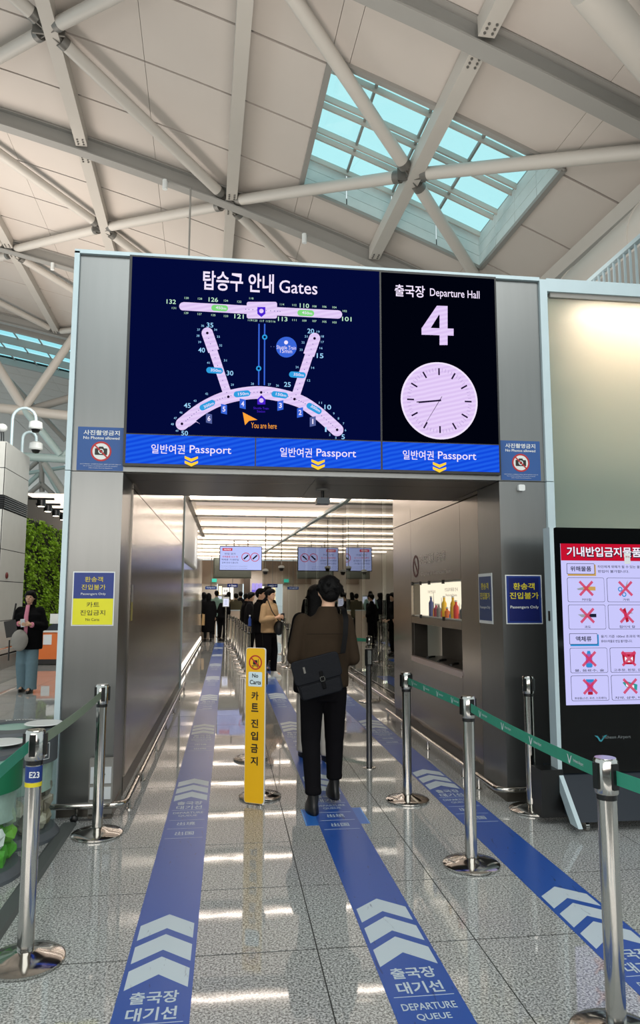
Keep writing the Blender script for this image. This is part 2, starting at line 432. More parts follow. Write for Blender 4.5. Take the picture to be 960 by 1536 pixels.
# diagonal tubes meeting at nodes
def brace(p, q, r, m=M['steel'], parent=ceil, name='brace_tube', brk=True):
    p = Vector(p); q = Vector(q); d = (q-p).normalized()
    o = MB().tube([p+d*.45, q-d*.45] if brk else [p, q], r, 20).build(name, m, parent)
    if brk:
        for e, s_ in ((p, 1), (q, -1)):
            k = MB().tube([e+d*s_*.30, e+d*s_*.46], r*1.04, 16).tube([e+d*s_*.1, e+d*s_*.32], r*.45, 10)
            side = d.cross(ZA).normalized()
            k.obox(e+d*s_*.24, d, side, d.cross(side), .22, .012, r*.85)
            k.build('end_bracket', M['bracket'], o)
    return o
for ci, u in enumerate((-11.68, -3.6, 4.55)):
    for v in (6.7, 15.0, 23.6, 32.3):
        if u > 4 and v > 30: continue
        n0 = rp(u, v, -.27)
        MB().tube([n0+ZA*.16, n0-ZA*.1], .15, 16).obox(n0, vdir, udir, ZA, .34, .02, .14).obox(n0, udir, vdir, ZA, .34, .02, .14).build('roof_node', M['bracket'], ceil)
        for du in (-1, 1):
            for dv in (-1, 1):
                r = .145
                brace(n0, rp(u+du*4.05, v+dv*4.2, -.27), r)
# heavy strut upper right and a thin hanger rod
# skylight: raised glazed lantern
w1 = struct('window_1')
def skp(u, v, dz): return rp(u, v, dz)
def quad_slab(name, a, b_, c_, d_, th, m, parent):
    a, b_, c_, d_ = map(Vector, (a, b_, c_, d_)); n = (b_-a).cross(d_-a).normalized()*th
    return MB().add([a, b_, c_, d_, a+n, b_+n, c_+n, d_+n], [(0,1,2,3),(7,6,5,4),(0,4,5,1),(1,5,6,2),(2,6,7,3),(3,7,4,0)]).build(name, m, parent, False)
SH = .9
M['shaft'] = mat('skylight_shaft_paint', 'c9d3d2', .5)
for (ua, va, ub, vb) in ((HU0, HV0, HU1, HV0), (HU1, HV0, HU1, HV1), (HU1, HV1, HU0, HV1), (HU0, HV1, HU0, HV0)):
    for t in range(4):
        for r_ in range(3):
            z0 = -.02+r_*SH/3+.006; z1 = -.02+(r_+1)*SH/3-.006
            f0, f1 = t/4+.003, (t+1)/4-.003
            A = (ua+(ub-ua)*f0, va+(vb-va)*f0); Bq = (ua+(ub-ua)*f1, va+(vb-va)*f1)
            quad_slab('shaft_panel', skp(*A, z0), skp(*Bq, z0), skp(*Bq, z1), skp(*A, z1), -.04, M['shaft'], w1)
fr = MB(); rim = .07
for (ua, va, ub, vb) in ((HU0, HV0, HU1, HV0), (HU0, HV1, HU1, HV1)):
    sweep(fr, [skp(ua+(ub-ua)*i/4, va, -.03) for i in range(5)], vdir, .06, -.06, .03)
for uu in (HU0, HU1): sweep(fr, [skp(uu, HV0, -.03), skp(uu, HV1, -.03)], udir, .06, -.06, .03)
fr.build('opening_frame', M['steelg'], w1, False)
def sky_glass(col, name='tinted_skylight_glass'):
    m = bpy.data.materials.new(name); m.use_nodes = True; n = m.node_tree.nodes; l = m.node_tree.links
    for q in list(n): n.remove(q)
    out = n.new('ShaderNodeOutputMaterial'); t = n.new('ShaderNodeBsdfTransparent'); t.inputs[0].default_value = col
    g_ = n.new('ShaderNodeBsdfGlossy'); g_.inputs['Roughness'].default_value = .05; mx = n.new('ShaderNodeMixShader'); mx.inputs[0].default_value = .06
    l.new(t.outputs[0], mx.inputs[1]); l.new(g_.outputs[0], mx.inputs[2]); l.new(mx.outputs[0], out.inputs[0]); return m
SG = sky_glass((.77, .99, 1.0, 1))
ncu, ncv = 4, 4
for i in range(ncu):
    for j in range(ncv):
        a0 = HU0+(HU1-HU0)*i/ncu+.03; a1 = HU0+(HU1-HU0)*(i+1)/ncu-.03; b0 = HV0+(HV1-HV0)*j/ncv+.03; b1 = HV0+(HV1-HV0)*(j+1)/ncv-.03
        quad_slab('pane', skp(a0, b0, SH), skp(a1, b0, SH), skp(a1, b1, SH), skp(a0, b1, SH), .012, SG, w1)
for i in range(ncu+1):
    uu = HU0+(HU1-HU0)*i/ncu; mb = MB(); sweep(mb, [skp(uu, HV0, SH), skp(uu, HV1, SH)], udir, .028, -.05, .03); mb.build('glazing_bar', M['steelg'], w1, False)
for j in range(ncv+1):
    vv = HV0+(HV1-HV0)*j/ncv
    for off_ in (-.13, .13):
        if (j == 0 and off_ < 0) or (j == ncv and off_ > 0): continue
        mb = MB(); sweep(mb, [skp(HU0+(HU1-HU0)*i/4, vv+off_, SH) for i in range(5)], vdir, .03, -.12, .02); mb.build('glazing_beam', M['steel'], w1, False)
# far glazed band
w2 = struct('window_2')
SG2 = sky_glass((.66, .96, 1.0, 1), 'tinted_band_glass')
for i in range(10):
    for j in range(3):
        a0 = SKB[0]+1.3*i+.03; v0 = SKB[2]+j*2.33+.04
        quad_slab('pane', rp(a0, v0, .1), rp(a0+1.24, v0, .1), rp(a0+1.24, v0+2.25, .1), rp(a0, v0+2.25, .1), .012, SG2, w2)
for j in range(4):
    mb = MB(); sweep(mb, roof_path(SKB[0], SKB[1], SKB[2]+j*2.33, 0), vdir, .12 if j in (0, 3) else .07, -.35, .05); mb.build('glazing_beam', M['steelg'], w2, False)
for i in range(11):
    mb = MB(); uu = SKB[0]+1.3*i; sweep(mb, [rp(uu, SKB[2], .05), rp(uu, SKB[3], .05)], udir, .025, -.05, .03); mb.build('glazing_bar', M['steelg'], w2, False)
# ridge truss in the distance
tr = thing('roof_truss', 'distant grey tubular truss with a thick horizontal chord beside the left gate pillar', 'truss', (-9.8, 35, 8))
def tt(name, p, q, r, m=M['steel']): MB().tube([p, q], r, 16).build(name, m, tr)
tt('upper_chord', (-14.5, 35, 10.72), (-2, 35, 9.7), .24); tt('lower_chord', (-9.95, 35, 8.12), (-2, 35, 7.82), .20, M['teal'])
for p, q, r, m in (((-9.84, 35, 10.5), (-7.2, 35, 15.0), .20, M['steel']), ((-9.9, 35, 10.5), (-12.9, 35, 15.2), .22, M['steel']), ((-9.6, 35.3, 10.5), (-5.4, 37, 12.6), .2, M['steelg']),
                ((-9.84, 34.9, 10.4), (-8.05, 34.9, 8.2), .17, M['teal']), ((-8.05, 35, 8.1), (-6.5, 35, 9.9), .13, M['teal']), ((-12.0, 38, 13.2), (-9.0, 40, 10.0), .14, M['steelg'])):
    tt('brace', p, q, r, m)
tr2 = thing('roof_truss', 'lower and more distant cluster of crossing grey tubes above the pale far wall', 'truss', (-9, 42, 7))
def t2(p, q, r, m=M['steelg']): MB().tube([p, q], r, 12).build('brace', m, tr2)
for a, b_, r, m in (((66, 694), (105, 752), .17, M['steel']), ((60, 690), (92, 745), .12, M['teal']), ((56, 692), (40, 706), .12, M['steelg']), ((60, 690), (104, 752), .1, M['steelg']), ((62, 725), (42, 742), .13, M['steelg']), ((62, 725), (80, 742), .13, M['steelg']), ((62, 690), (63, 738), .14, M['steelg']), ((40, 710), (104, 700), .1, M['teal']), ((40, 728), (70, 700), .12, M['teal'])):
    t2(at_y(*a, 42), at_y(*b_, 42.3), r*1.1, m)
# hanger rod + small fittings on the beams
MB().tube([rp(-.6, 18.9, -.5), rp(-.6, 18.9, -2.6)], .025, 8).build('hanger_rod', M['steelg'], ceil)
for u, v in ((-1.3, 19.0), (2.6, 19.0), (-6.0, 27.4)):
    MB().tube([rp(u, v, -.75), rp(u, v, -.48)], .07, 12).build('small_downlight', M['white'], ceil)
# thick strut crossing the upper right corner
p = at_y(880, -20, 8.6); q = at_y(1000, 125, 9.6)
st = MB().tube([p, q], .26, 24).build('column_strut', M['steel'], ceil)
# ------------------------------------------------------------------ mezzanine with railing and round duct (right, above the frosted wall)
mz = thing('mezzanine_railing', 'pale steel balustrade with vertical bars above the frosted wall at the right edge', 'railing', (5.0, 8, 4.4))
MB().box((4.97, 4.0, 5.93), (5.04, 9.6, 5.99)).build('top_rail', M['alu'], mz)
bal = B((4.99, -.008, 4.5), (5.02, .008, 5.93)); bme = bal.mesh('baluster', M['alu'], Vector((5.0, 0, 4.4)) , False)
for k in range(44):
    o = bpy.data.objects.new('baluster', bme); C.objects.link(o); o.parent = mz; o.location = (0, 4.1+k*.128-8, 0)
B((4.9, 3.9, 4.3), (9, 9.7, 4.5)).build('mezzanine_slab', M['steel'], mz)
B((6.2, 3.9, 4.5), (6.4, 11.5, 6.9)).build('back_wall', M['steelg'], mz)
du = thing('round_duct', 'fat pale round duct running behind the balustrade in the upper right', 'duct', (7.6, 10, 8))
for k in range(5): MB().tube([(7.75, 3+k*2.7, 7.75), (7.75, 5.68+k*2.7, 7.75)], .95, 32).tube([(7.75, 5.62+k*2.7, 7.75), (7.75, 5.7+k*2.7, 7.75)], .97, 32).build('duct_section', M['steel'], du)

# ------------------------------------------------------------------ ENTRANCE PORTAL
FY = 5.36
gate = thing('entrance_gate', 'tall brushed metal departure gate portal with two pillars and a deep lintel', 'gate', (.67, FY, 0))
XL0, XL1, XR0, XR1 = -1.155, -.785, 2.115, 2.495
for (a, b_) in ((XL0, XL1), (XR0, XR1)):
    B((a, FY, .0), (b_, FY+.5, 2.437)).build('pillar_lower_panel', M['brush2'], gate, False)
    B((a, FY, 2.443), (b_, FY+.5, 4.11)).build('pillar_upper_panel', M['brush2'], gate, False)
    B((a-.01, FY-.012, 0), (b_+.01, FY+.4, .07)).build('pillar_plinth', M['brushd'], gate, False)
for (a, b_) in ((-1.195, -1.157), (2.497, 2.56)):
    B((a, FY-.03, 0), (b_, FY+.5, 2.437)).build('edge_trim', M['alu'], gate, False)
    B((a, FY-.03, 2.443), (b_, FY+.5, 4.125)).build('edge_trim', M['alu'], gate, False)
B((-1.195, FY-.03, 4.11), (2.497, FY+.5, 4.14)).build('top_trim', M['alu'], gate, False)
B((-.785, FY-.01, 2.443), (2.115, FY+.06, 2.48)).build('lower_trim', M['brush2'], gate, False)
for i in range(2):
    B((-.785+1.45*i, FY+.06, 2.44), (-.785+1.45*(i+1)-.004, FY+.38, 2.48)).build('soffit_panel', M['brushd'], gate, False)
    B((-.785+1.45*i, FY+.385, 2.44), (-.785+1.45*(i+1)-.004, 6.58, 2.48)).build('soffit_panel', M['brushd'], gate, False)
B((-.785, 6.5, 2.48), (2.115, 6.58, 4.1)).build('rear_fascia', M['brushd'], gate, False)
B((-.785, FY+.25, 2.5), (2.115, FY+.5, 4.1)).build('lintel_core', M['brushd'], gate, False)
# square detector box under the right sign, recessed sprinkler etc.
t = thing('wall_sensor', 'small white rounded sensor box on the right pillar below the photo ban sign', 'sensor', (2.29, FY, 2.4))
MB().prism([(x, FY-.035, z) for x, z in rrect(2.262, 2.36, 2.315, 2.41, .012)], (0, .035, 0)).build('housing', M['white'], t)

# LED display
SY = FY-.05
scr = thing('led_display', 'large glowing LED display wall above the gate with gate map and clock', 'display', (.67, SY, 2.5))
B((-.785, SY, 2.48), (2.115, FY+.25, 4.11)).build('housing', M['black'], scr, False)
E_navy = emis('led_navy', '030a38', 1.0); E_navyL = emis('led_deep_blue', '010f38', 1.0); E_blk = emis('led_black', '01030e', 1.0)
E_blue = emis('led_blue', '1550e0', 1.0); E_lil = emis('led_lilac_white', 'e3cdf7', 1.0); E_wh = emis('led_text_white', 'f3e6ff', 1.0)
E_grn = emis('led_green', '7fd97c', 1.0); E_cy = emis('led_cyan', '2f9fe0', 1.0); E_lc = emis('led_pale_cyan', '9fd8ff', 1.0)
E_pgr = emis('led_pale_green', 'c4f0cf', 1.0); E_org = emis('led_orange', 'ffa53a', 1.0); E_yel = emis('led_yellow', 'ffd23a', 1.0)
E_mid = emis('led_mid_blue', '3a66d8', 1.0); E_pur = emis('led_purple', '4a22cf', 1.0); E_dk = emis('led_dark_mark', '1c1030', 1.0); E_gr = emis('led_greyblue', '56619a', 1.0)
def moire(name, c0, c1, sx=2.5, scale=26):
    m = bpy.data.materials.new(name); m.use_nodes = True; n = m.node_tree.nodes; l = m.node_tree.links; p = n['Principled BSDF']
    p.inputs['Base Color'].default_value = (0, 0, 0, 1); p.inputs['Roughness'].default_value = .6; p.inputs['Specular IOR Level'].default_value = 0
    g_ = n.new('ShaderNodeNewGeometry'); mp = n.new('ShaderNodeMapping'); mp.inputs['Rotation'].default_value = (0, math.radians(14), 0)
    w = n.new('ShaderNodeTexWave'); w.bands_direction = 'Z'; w.inputs['Scale'].default_value = scale; w.inputs['Distortion'].default_value = sx
    r = n.new('ShaderNodeMix'); r.data_type = 'RGBA'; r.inputs[6].default_value = lin(c0); r.inputs[7].default_value = lin(c1)
    l.new(g_.outputs['Position'], mp.inputs[0]); l.new(mp.outputs[0], w.inputs[0]); l.new(w.outputs['Fac'], r.inputs[0]); l.new(r.outputs[2], p.inputs['Emission Color'])
    p.inputs['Emission Strength'].default_value = 1; return m
E_blue = moire('led_blue_band', '1048dc', '2060ea', 1.0, 9); E_lil = moire('led_lilac_fill', 'dcc3f2', 'e8d3fb', 1.0, 9)
def cardz(name, x0, x1, z0, z1, m): B((x0, SY-.004, z0), (x1, SY, z1)).build(name, m, scr, False)
cardz('map_background', -.765, 1.150, 2.725, 4.095, E_navy)
cardz('hall_background', 1.165, 2.10, 2.725, 4.09, E_blk)
for a, b_ in ((-.765, .183), (.192, 1.150), (1.165, 2.10)): cardz('passport_band', a, b_, 2.50, 2.716, E_blue)
Yp = SY-.004
tp = lambda s, x0, y0, x1, y1, m=E_wh, b_=0.0, nm='lettering', off=.006: textpx(s, x0, y0, x1, y1, Yp, m, scr, nm, b_, off)
tp('탑승구 안내', 305, 409, 411, 438, E_wh, .018); tp('Gates', 419, 422, 476, 441, E_wh, .006)
tp('출국장', 592, 428, 637, 446, E_wh, .014); tp('Departure Hall', 645, 435, 719, 450, E_wh, .006)
tp('4', 632, 459, 680, 518, E_lil, .0, 'hall_number') if False else [polypx(P_, Yp, .006+.0002*q_, E_lil, scr, 'hall_number') for q_, P_ in enumerate(([(655, 459), (671, 459.5), (671, 518), (659, 518), (659, 474)], [(655, 459), (661, 468), (646, 492), (646, 502.5), (632, 502), (632, 493)], [(632, 492), (680, 493.5), (680, 504), (632, 502.5)]))]
for (x0, x1, y) in ((227, 347, 675), (420, 534, 680), (604, 714, 684)):
    w = x1-x0
    tp('일반여권', x0, y-8, x0+w*.42, y+6, E_wh, .008); tp('Passport', x0+w*.48, y-6, x1, y+9, E_wh, .006)
for cx, cy in ((287, 686), (477, 691), (659, 695)):
    for d in (0, 7):
        polypx([(cx-10, cy+d-2), (cx, cy+3+d-1), (cx+10, cy+d-2+.5), (cx+10, cy+2+d), (cx, cy+7+d), (cx-10, cy+2+d)], Yp, .004, E_yel, scr, 'yellow_chevron')
# gate map
def band(name, path, w, m, off=.003): polypx(strip_pts(path, w), Yp, off, m, scr, name)
def endcap(x, y, r, m=None, off=.003, name='map_road_end'): polypx(circ(x, y, r, 20), Yp, off, m or E_lil, scr, name)
band('concourse_strip', [(275, 459.6), (391, 466), (507, 472)], 12.5, E_lil); endcap(275, 459.8, 6.2); endcap(507, 472, 6.2)
polypx(rrect(370, 453, 415.5, 478, 3), Yp, .0032, E_lil, scr, 'concourse_hub')
def arc3(P, n=8):
    out = []
    for i in range(len(P)-1):
        p0 = P[max(i-1, 0)]; p1 = P[i]; p2 = P[i+1]; p3 = P[min(i+2, len(P)-1)]
        for k in range(n):
            t = k/n
            out.append(tuple(.5*((2*p1[j])+(-p0[j]+p2[j])*t+(2*p0[j]-5*p1[j]+4*p2[j]-p3[j])*t*t+(-p0[j]+3*p1[j]-3*p2[j]+p3[j])*t**3) for j in (0, 1)))
    return out+[P[-1]]
main_arc = arc3([(273, 636), (305, 612), (342.5, 595.5), (391.7, 589), (441.7, 599), (472, 615.8), (505.5, 645)])
band('terminal_arc', main_arc, 19, E_lil, .0034); endcap(273, 636, 9.5, None, .0036); endcap(505.5, 645, 9.5, None, .0036)
band('left_pier', [(311, 500), (342.5, 595)], 12.5, E_lil, .0038); band('left_pier_tip', [(311, 500), (320.5, 527)], 17, E_lil, .004); endcap(311, 500, 8.6)
band('right_pier', [(471.7, 508), (441.7, 599)], 12.5, E_lil, .0038); band('right_pier_tip', [(471.7, 508), (463, 533)], 17, E_lil, .004); endcap(471.7, 508, 8.6)
polypx([(283, 641), (293, 631), (300, 636), (294, 633)], Yp, .0031, E_lil, scr, 'map_notch')
for P in ([(311, 502), (342, 595)], [(471, 511), (442, 598)], [(275, 635), (305, 611), (342, 595), (391, 588.5), (441, 598), (472, 616), (503, 642)], [(365, 464), (420, 467.5)], [(402, 520), (414, 520.5)]):
    P = arc3(P, 10); acc = 0; mb = MB()
    for i in range(1, len(P)):
        acc += math.hypot(P[i][0]-P[i-1][0], P[i][1]-P[i-1][1])
        if acc > 3.4:
            acc = 0; mb.prism([at_y(x, y, Yp)-YA*.005 for x, y in circ(P[i][0], P[i][1], .7, 6)], -YA*.0005)
    if mb.v: mb.build('dotted_route', E_gr, scr, False)
for x, y in ((311, 500), (471.7, 508), (342.5, 595.5), (441.7, 599), (391.7, 589), (273, 636), (505.5, 645)): polypx(circ(x, y, 2), Yp, .006, E_dk, scr, 'route_stop')
for x in (388.5, 397): polypx([(x-1, 486), (x+1, 486), (x+.5, 578), (x-1.5, 578)], Yp, .004, E_mid, scr, 'rail_line')
for x, y in ((397, 506), (388, 553)): polypx(circ(x, y, 4, 12), Yp, .005, E_cy, scr, 'train_marker'); polypx(circ(x, y, 2, 8), Yp, .006, E_navy, scr, 'train_window')
polypx(circ(429.5, 521, 15.5, 32), Yp, .004, E_mid, scr, 'shuttle_badge'); polypx(circ(429, 514, 3, 12), Yp, .005, E_wh, scr, 'clock_icon')
tp('Shuttle Train', 415, 519, 444, 524.5, E_wh, .0, 'map_small_lettering', .007); tp('15min', 420, 524, 438, 530, E_wh, .0, 'map_small_lettering', .007)
polypx([(386, 461), (398, 461), (398, 471), (392, 476), (386, 471)], Yp, .005, E_pur, scr, 'station_shield'); polypx(circ(392, 467, 3.4, 10), Yp, .006, E_lil, scr, 'station_icon')
polypx([(386, 607), (386, 599), (392, 593), (398, 599), (398, 607)], Yp, .005, E_pur, scr, 'station_shield'); polypx(circ(392, 601, 3.4, 10), Yp, .006, E_lil, scr, 'station_icon')
tp('Shuttle Train\nStation', 380, 611, 403, 619, E_pur, 0, 'map_caption')
for (x, y, s, m, a) in ((329.5, 462.5, '450m', E_grn, 3), (458.5, 470, '450m', E_grn, 3), (322, 556, '350m', E_cy, 4), (446, 562.5, '350m', E_cy, 4), (363, 591, '150m', E_cy, -6), (419.5, 592.5, '150m', E_cy, 8), (311, 608, '300m', E_cy, -26), (471, 613, '300m', E_cy, 30)):
    ca, sa = math.cos(math.radians(a)), math.sin(math.radians(a))
    polypx([(x+ca*px-sa*py, y+sa*px+ca*py) for px, py in rrect(-12.5, -4.5, 12.5, 4.5, 4.4)], Yp, .005, m, scr, 'distance_pill')
    c0 = at_y(x+2, y, Yp); xd = Vector((ca, 0, -sa)); text(s, c0, xd, Vector((sa, 0, ca)), .08, .022, E_wh, scr, 'pill_lettering', .01, 1, .007)
big = {'132': (257, 453), '126': (320, 450), '121': (358.5, 475), '110': (456.5, 459), '113': (424, 479), '101': (520, 479)}
for s, (x, y) in big.items(): tp(s, x-7, y-3.3, x+7, y+3.3, E_pgr, .01, 'gate_number_green')
for s, (x, y) in {'35': (315, 488), '40': (302.5, 525.5), '30': (345, 560), '45': (281, 608.5), '50': (277, 650), '20': (466, 497), '15': (480, 534), '25': (431, 577), '10': (491.5, 611), '5': (514.5, 655.5), '1': (488.5, 644.5)}.items():
    k = (1.2 if s == '1' else 2.5) if len(s) == 1 else 5; tp(s, x-k, y-3.6, x+k, y+3.6, E_lc, .01, 'gate_number')
for s, x, y in (('130', 280, 447.5), ('128', 300, 448.5), ('124', 339, 451.5), ('122', 359, 453), ('118', 377, 448), ('114', 423, 457), ('112', 441.5, 458), ('108', 471.5, 460), ('106', 486.5, 460.5), ('104', 501.5, 461.5), ('102', 517, 467), ('131', 261, 462.5), ('129', 279.5, 470), ('127', 299.5, 471.5), ('125', 320, 473), ('123', 339, 474.5), ('119/120', 379, 481), ('117', 393, 482), ('115/116', 406, 482.5), ('111', 441.5, 480.5), ('109', 456.5, 481.5), ('107', 471.5, 482), ('105', 486.5, 483), ('103', 501.5, 484)):
    k = 3.1 if len(s) == 3 else 7; tp(s, x-k, y-1.5, x+k, y+1.5, E_pgr, 0, 'small_gate_number_green')
for s, x, y in (('36', 304, 489), ('37', 298, 495), ('38', 297, 504), ('39', 299.5, 513.5), ('34', 323.5, 495), ('33', 327.5, 505.5), ('32', 331, 518.5), ('41', 312.5, 544.5), ('31', 338, 541), ('29', 348.5, 577.5), ('28', 378.5, 576), ('27', 404, 577), ('26', 416, 578.5), ('42', 310, 591), ('43', 292.5, 601.5), ('46', 271.5, 619), ('47', 263, 627.5), ('48', 258.5, 636.5), ('49', 265.5, 646.5), ('19', 477, 498), ('18', 483.5, 505), ('17', 483.5, 513.5), ('16', 481.5, 522.5), ('21', 459, 505), ('22', 454.5, 514), ('23', 451.5, 525), ('24', 445.5, 551), ('14', 469, 552), ('12', 463, 571), ('11', 480.5, 604.5), ('9', 500.5, 620.5), ('8', 507.5, 628), ('7', 515, 635.5), ('6', 518, 645.5), ('2', 494.5, 652.5), ('3', 503.5, 657)):
    tp(s, x-2.2*len(s)/2, y-1.6, x+2.2*len(s)/2, y+1.6, E_lc, 0, 'small_gate_number')
for s, x, y, sk, m in (('6', 313.5, 628, 1, E_gr), ('5', 336, 614, 1, E_mid), ('4', 364, 606, 1, E_mid), ('3', 420.5, 608.5, -1, E_mid), ('2', 450, 619, -1, E_mid), ('1', 469, 632.5, -1, E_gr)):
    polypx([(x-4.5, y-7-sk), (x+4.5, y-7+sk), (x+4.5, y+7+sk), (x-4.5, y+7-sk)], Yp, .005, m, scr, 'hall_marker'); tp(s, x-(.9 if s == '1' else 2.2), y-3.8, x+(.9 if s == '1' else 2.2), y+3.8, E_wh, .02, 'marker_lettering', .007)
polypx([(364, 618.5), (386, 630), (373.5, 631.5), (367.5, 638)], Yp, .005, E_org, scr, 'position_arrow')
tp('You are here', 376.5, 634.5, 415, 643, E_org, 0, 'position_lettering')
# displayed clock
cc = at_y(659, 601, Yp); rC = (at_y(716.5, 601, Yp)-at_y(601.5, 601, Yp)).length/2
def disc(name, r, off, m): MB().prism([cc+Vector((r*math.cos(2*math.pi*i/64), -off, r*math.sin(2*math.pi*i/64))) for i in range(64)], (0, -.0006, 0)).build(name, m, scr, False)
disc('clock_rim', rC, .002, E_wh); disc('clock_face', rC*.955, .0035, E_lil)
for k in range(60):
    a = math.radians(k*6); L = (.66, .84) if k % 5 == 0 else (.74, .84); w = .010 if k % 5 == 0 else .004
    if k % 5 == 0 or True:
        d = Vector((math.sin(a), 0, math.cos(a))); s_ = Vector((d.z, 0, -d.x))*w*rC*2
        if k % 5 == 0: MB().prism([cc+d*rC*L[0]-s_-YA*.005, cc+d*rC*L[1]-s_-YA*.005, cc+d*rC*L[1]+s_-YA*.005, cc+d*rC*L[0]+s_-YA*.005], (0, -.0005, 0)).build('hour_mark', E_dk, scr, False)
mbm = MB()
for k in range(60):
    if k % 5:
        a = math.radians(k*6); d = Vector((math.sin(a), 0, math.cos(a))); s_ = Vector((d.z, 0, -d.x))*.004*rC
        mbm.prism([cc+d*rC*.75-s_-YA*.005, cc+d*rC*.84-s_-YA*.005, cc+d*rC*.84+s_-YA*.005, cc+d*rC*.75+s_-YA*.005], (0, -.0005, 0))
mbm.build('minute_marks', emis('led_mauve', 'a48fc4', 1), scr, False)
def hand(name, deg, r0, r1, w, off):
    a = math.radians(deg); d = Vector((math.sin(a), 0, math.cos(a))); s_ = Vector((d.z, 0, -d.x))*w
    MB().prism([cc+d*r0*rC-s_-YA*off, cc+d*r1*rC-s_*.6-YA*off, cc+d*r1*rC+s_*.6-YA*off, cc+d*r0*rC+s_-YA*off], (0, -.0005, 0)).build(name, E_dk, scr, False)
hand('minute_hand', 264, -.04, .60, .006, .006); hand('hour_hand', 262.0, -.04, .55, .007, .0065); hand('second_hand', 211.5, -.12, .72, .0022, .0075)

# frosted wall right of the gate
wf = struct('wall_front', (4, FY+.06, 0))
B((2.56, FY-.02, 4.03), (7.5, FY+.12, 4.14)).build('top_frame', M['alu'], wf, False)
B((2.60, FY+.0, 3.99), (7.5, FY+.1, 4.03)).build('inner_frame', M['steelg'], wf, False)
def frosted():
    m = bpy.data.materials.new('frosted_glass'); m.use_nodes = True; n = m.node_tree.nodes; l = m.node_tree.links; p = n['Principled BSDF']
    p.inputs['Base Color'].default_value = lin('e6efe9'); p.inputs['Transmission Weight'].default_value = 1; p.inputs['Roughness'].default_value = .75; p.inputs['IOR'].default_value = 1.5
    d = n.new('ShaderNodeBsdfDiffuse'); d.inputs[0].default_value = lin('93a39d'); mx = n.new('ShaderNodeMixShader'); mx.inputs[0].default_value = .22
    l.new(p.outputs[0], mx.inputs[1]); l.new(d.outputs[0], mx.inputs[2]); l.new(mx.outputs[0], n['Material Output'].inputs[0]); return m
FROST = frosted()
for k in range(4): B((2.565+k*1.3, FY+.03, .12), (2.565+(k+1)*1.3-.004, FY+.036, 4.0)).build('frosted_panel', FROST, wf, False)
rm = struct('wall_inner', (4, FY+.5, 0))
M['room'] = mat('room_beige', 'e2d3c2', .6); M['roomg'] = mat('room_green_grey', '7f968f', .6)
B((2.95, FY+.52, 2.62), (7.8, FY+.6, 4.02)).build('upper_wall', M['room'], rm, False); B((2.95, FY+.52, 0), (7.8, FY+.6, 2.2)).build('lower_wall', M['room'], rm, False)
B((2.3, FY+.75, 0), (7.8, FY+.8, 4.02)).build('recessed_wall', M['roomg'], rm, False); B((2.5, FY+.1, 4.0), (7.8, FY+.8, 4.05)).build('room_ceiling', M['room'], rm, False)
B((3.0, FY+.28, 3.965), (7.6, FY+.34, 3.995)).build('light_strip', emis('room_strip', 'ffe2cf', 48), rm, False)
B((2.56, FY-.01, 0), (7.8, FY+.1, .12)).build('base_frame', M['brushd'], wf, False)

# unseen dark wall added behind the camera to darken low reflections, daylight above
wrr = struct('wall_rear')
for k in range(10): B((-30+k*6, -14.2, 0), (-30+(k+1)*6-.02, -14, 4.6)).build('wall_panel', mat('dark_rear_wall', '3b3c3c', .6), wrr, False)
# ------------------------------------------------------------------ CORRIDOR
wl = struct('wall_left', (-.77, 9, 0))
B((-1.12, FY+.5, 0), (-.80, 12.35, 3.6)).build('backing', M['brushd'], wl, False)
ys = [FY+.505, 6.12, 7.35, 8.6, 9.85, 11.1, 12.32]
for a, b_ in zip(ys, ys[1:]):
    B((-.80, a+.003, .14), (-.772, b_-.003, 2.385)).build('wall_panel', M['brush'], wl, False)
    B((-.80, a+.003, 2.393), (-.772, b_-.003, 3.55)).build('wall_panel', M['brush'], wl, False)
B((-.80, FY+.5, 0), (-.78, 12.33, .135)).build('skirting', M['brushd'], wl, False)
B((-.80, 12.33, 0), (-.75, 12.37, 3.55)).build('corner_trim', M['alu'], wl, False)
M['glosswall'] = mat('glossy_white_wall', 'b9b3aa', .12, var=.05, scale=1)
for k in range(8): B((-.93, 12.4+k*1.5, .1), (-.87, 12.4+(k+1)*1.5-.01, 3.5)).build('light_wall_panel', M['glosswall'], wl, False)
B((-.98, 12.4, 0), (-.86, 24.4, .1)).build('light_skirting', M['chrome'], wl, False)
MB().prism([(x, 12.6, z) for x, z in rrect(-.90, 2.2, -.80, 3.3, .05)], (0, 6, 0)).build('rounded_cove_rail', M['white'], wl)
B((-.868, 12.6, .11), (-.855, 24.2, .2)).build('base_light_strip', emis('left_base_strip', 'fff3e6', 2.5), wl, False)
B((-1.25, 24.4, 0), (-.95, 24.8, 3.5)).build('end_post', M['wallw'], wl, False)

wr = struct('wall_right', (2.11, 8, 0))
WX = 2.115
def rp_panel(y0, y1, z0, z1): B((WX, y0+.003, z0+.003), (WX+.03, y1-.003, z1-.003)).build('wall_panel', M['brush'], wr, False)
rp_panel(FY+.5, 6.35, .14, 2.40); rp_panel(8.15, 9.05, .14, 2.40)
rp_panel(6.35, 8.15, .14, .82); rp_panel(6.35, 8.15, 1.225, 1.305); rp_panel(6.35, 8.15, 1.685, 2.40)
for a, b_ in ((FY+.5, 6.35), (6.35, 8.15), (8.15, 9.05)): rp_panel(a, b_, 2.405, 3.55)
g = MB(); g.box((WX+.03, FY+.5, 0), (2.5, 6.36, 3.55)); g.box((WX+.03, 8.14, 0), (2.3, 9.0, 3.55)); g.box((WX+.03, 6.36, 1.69), (2.5, 8.14, 3.55)); g.box((WX+.03, 6.36, 0), (2.5, 8.14, .80)); g.box((2.47, 6.36, .8), (2.5, 8.14, 1.22)); g.box((2.23, 6.36, 1.30), (2.5, 8.14, 1.69))
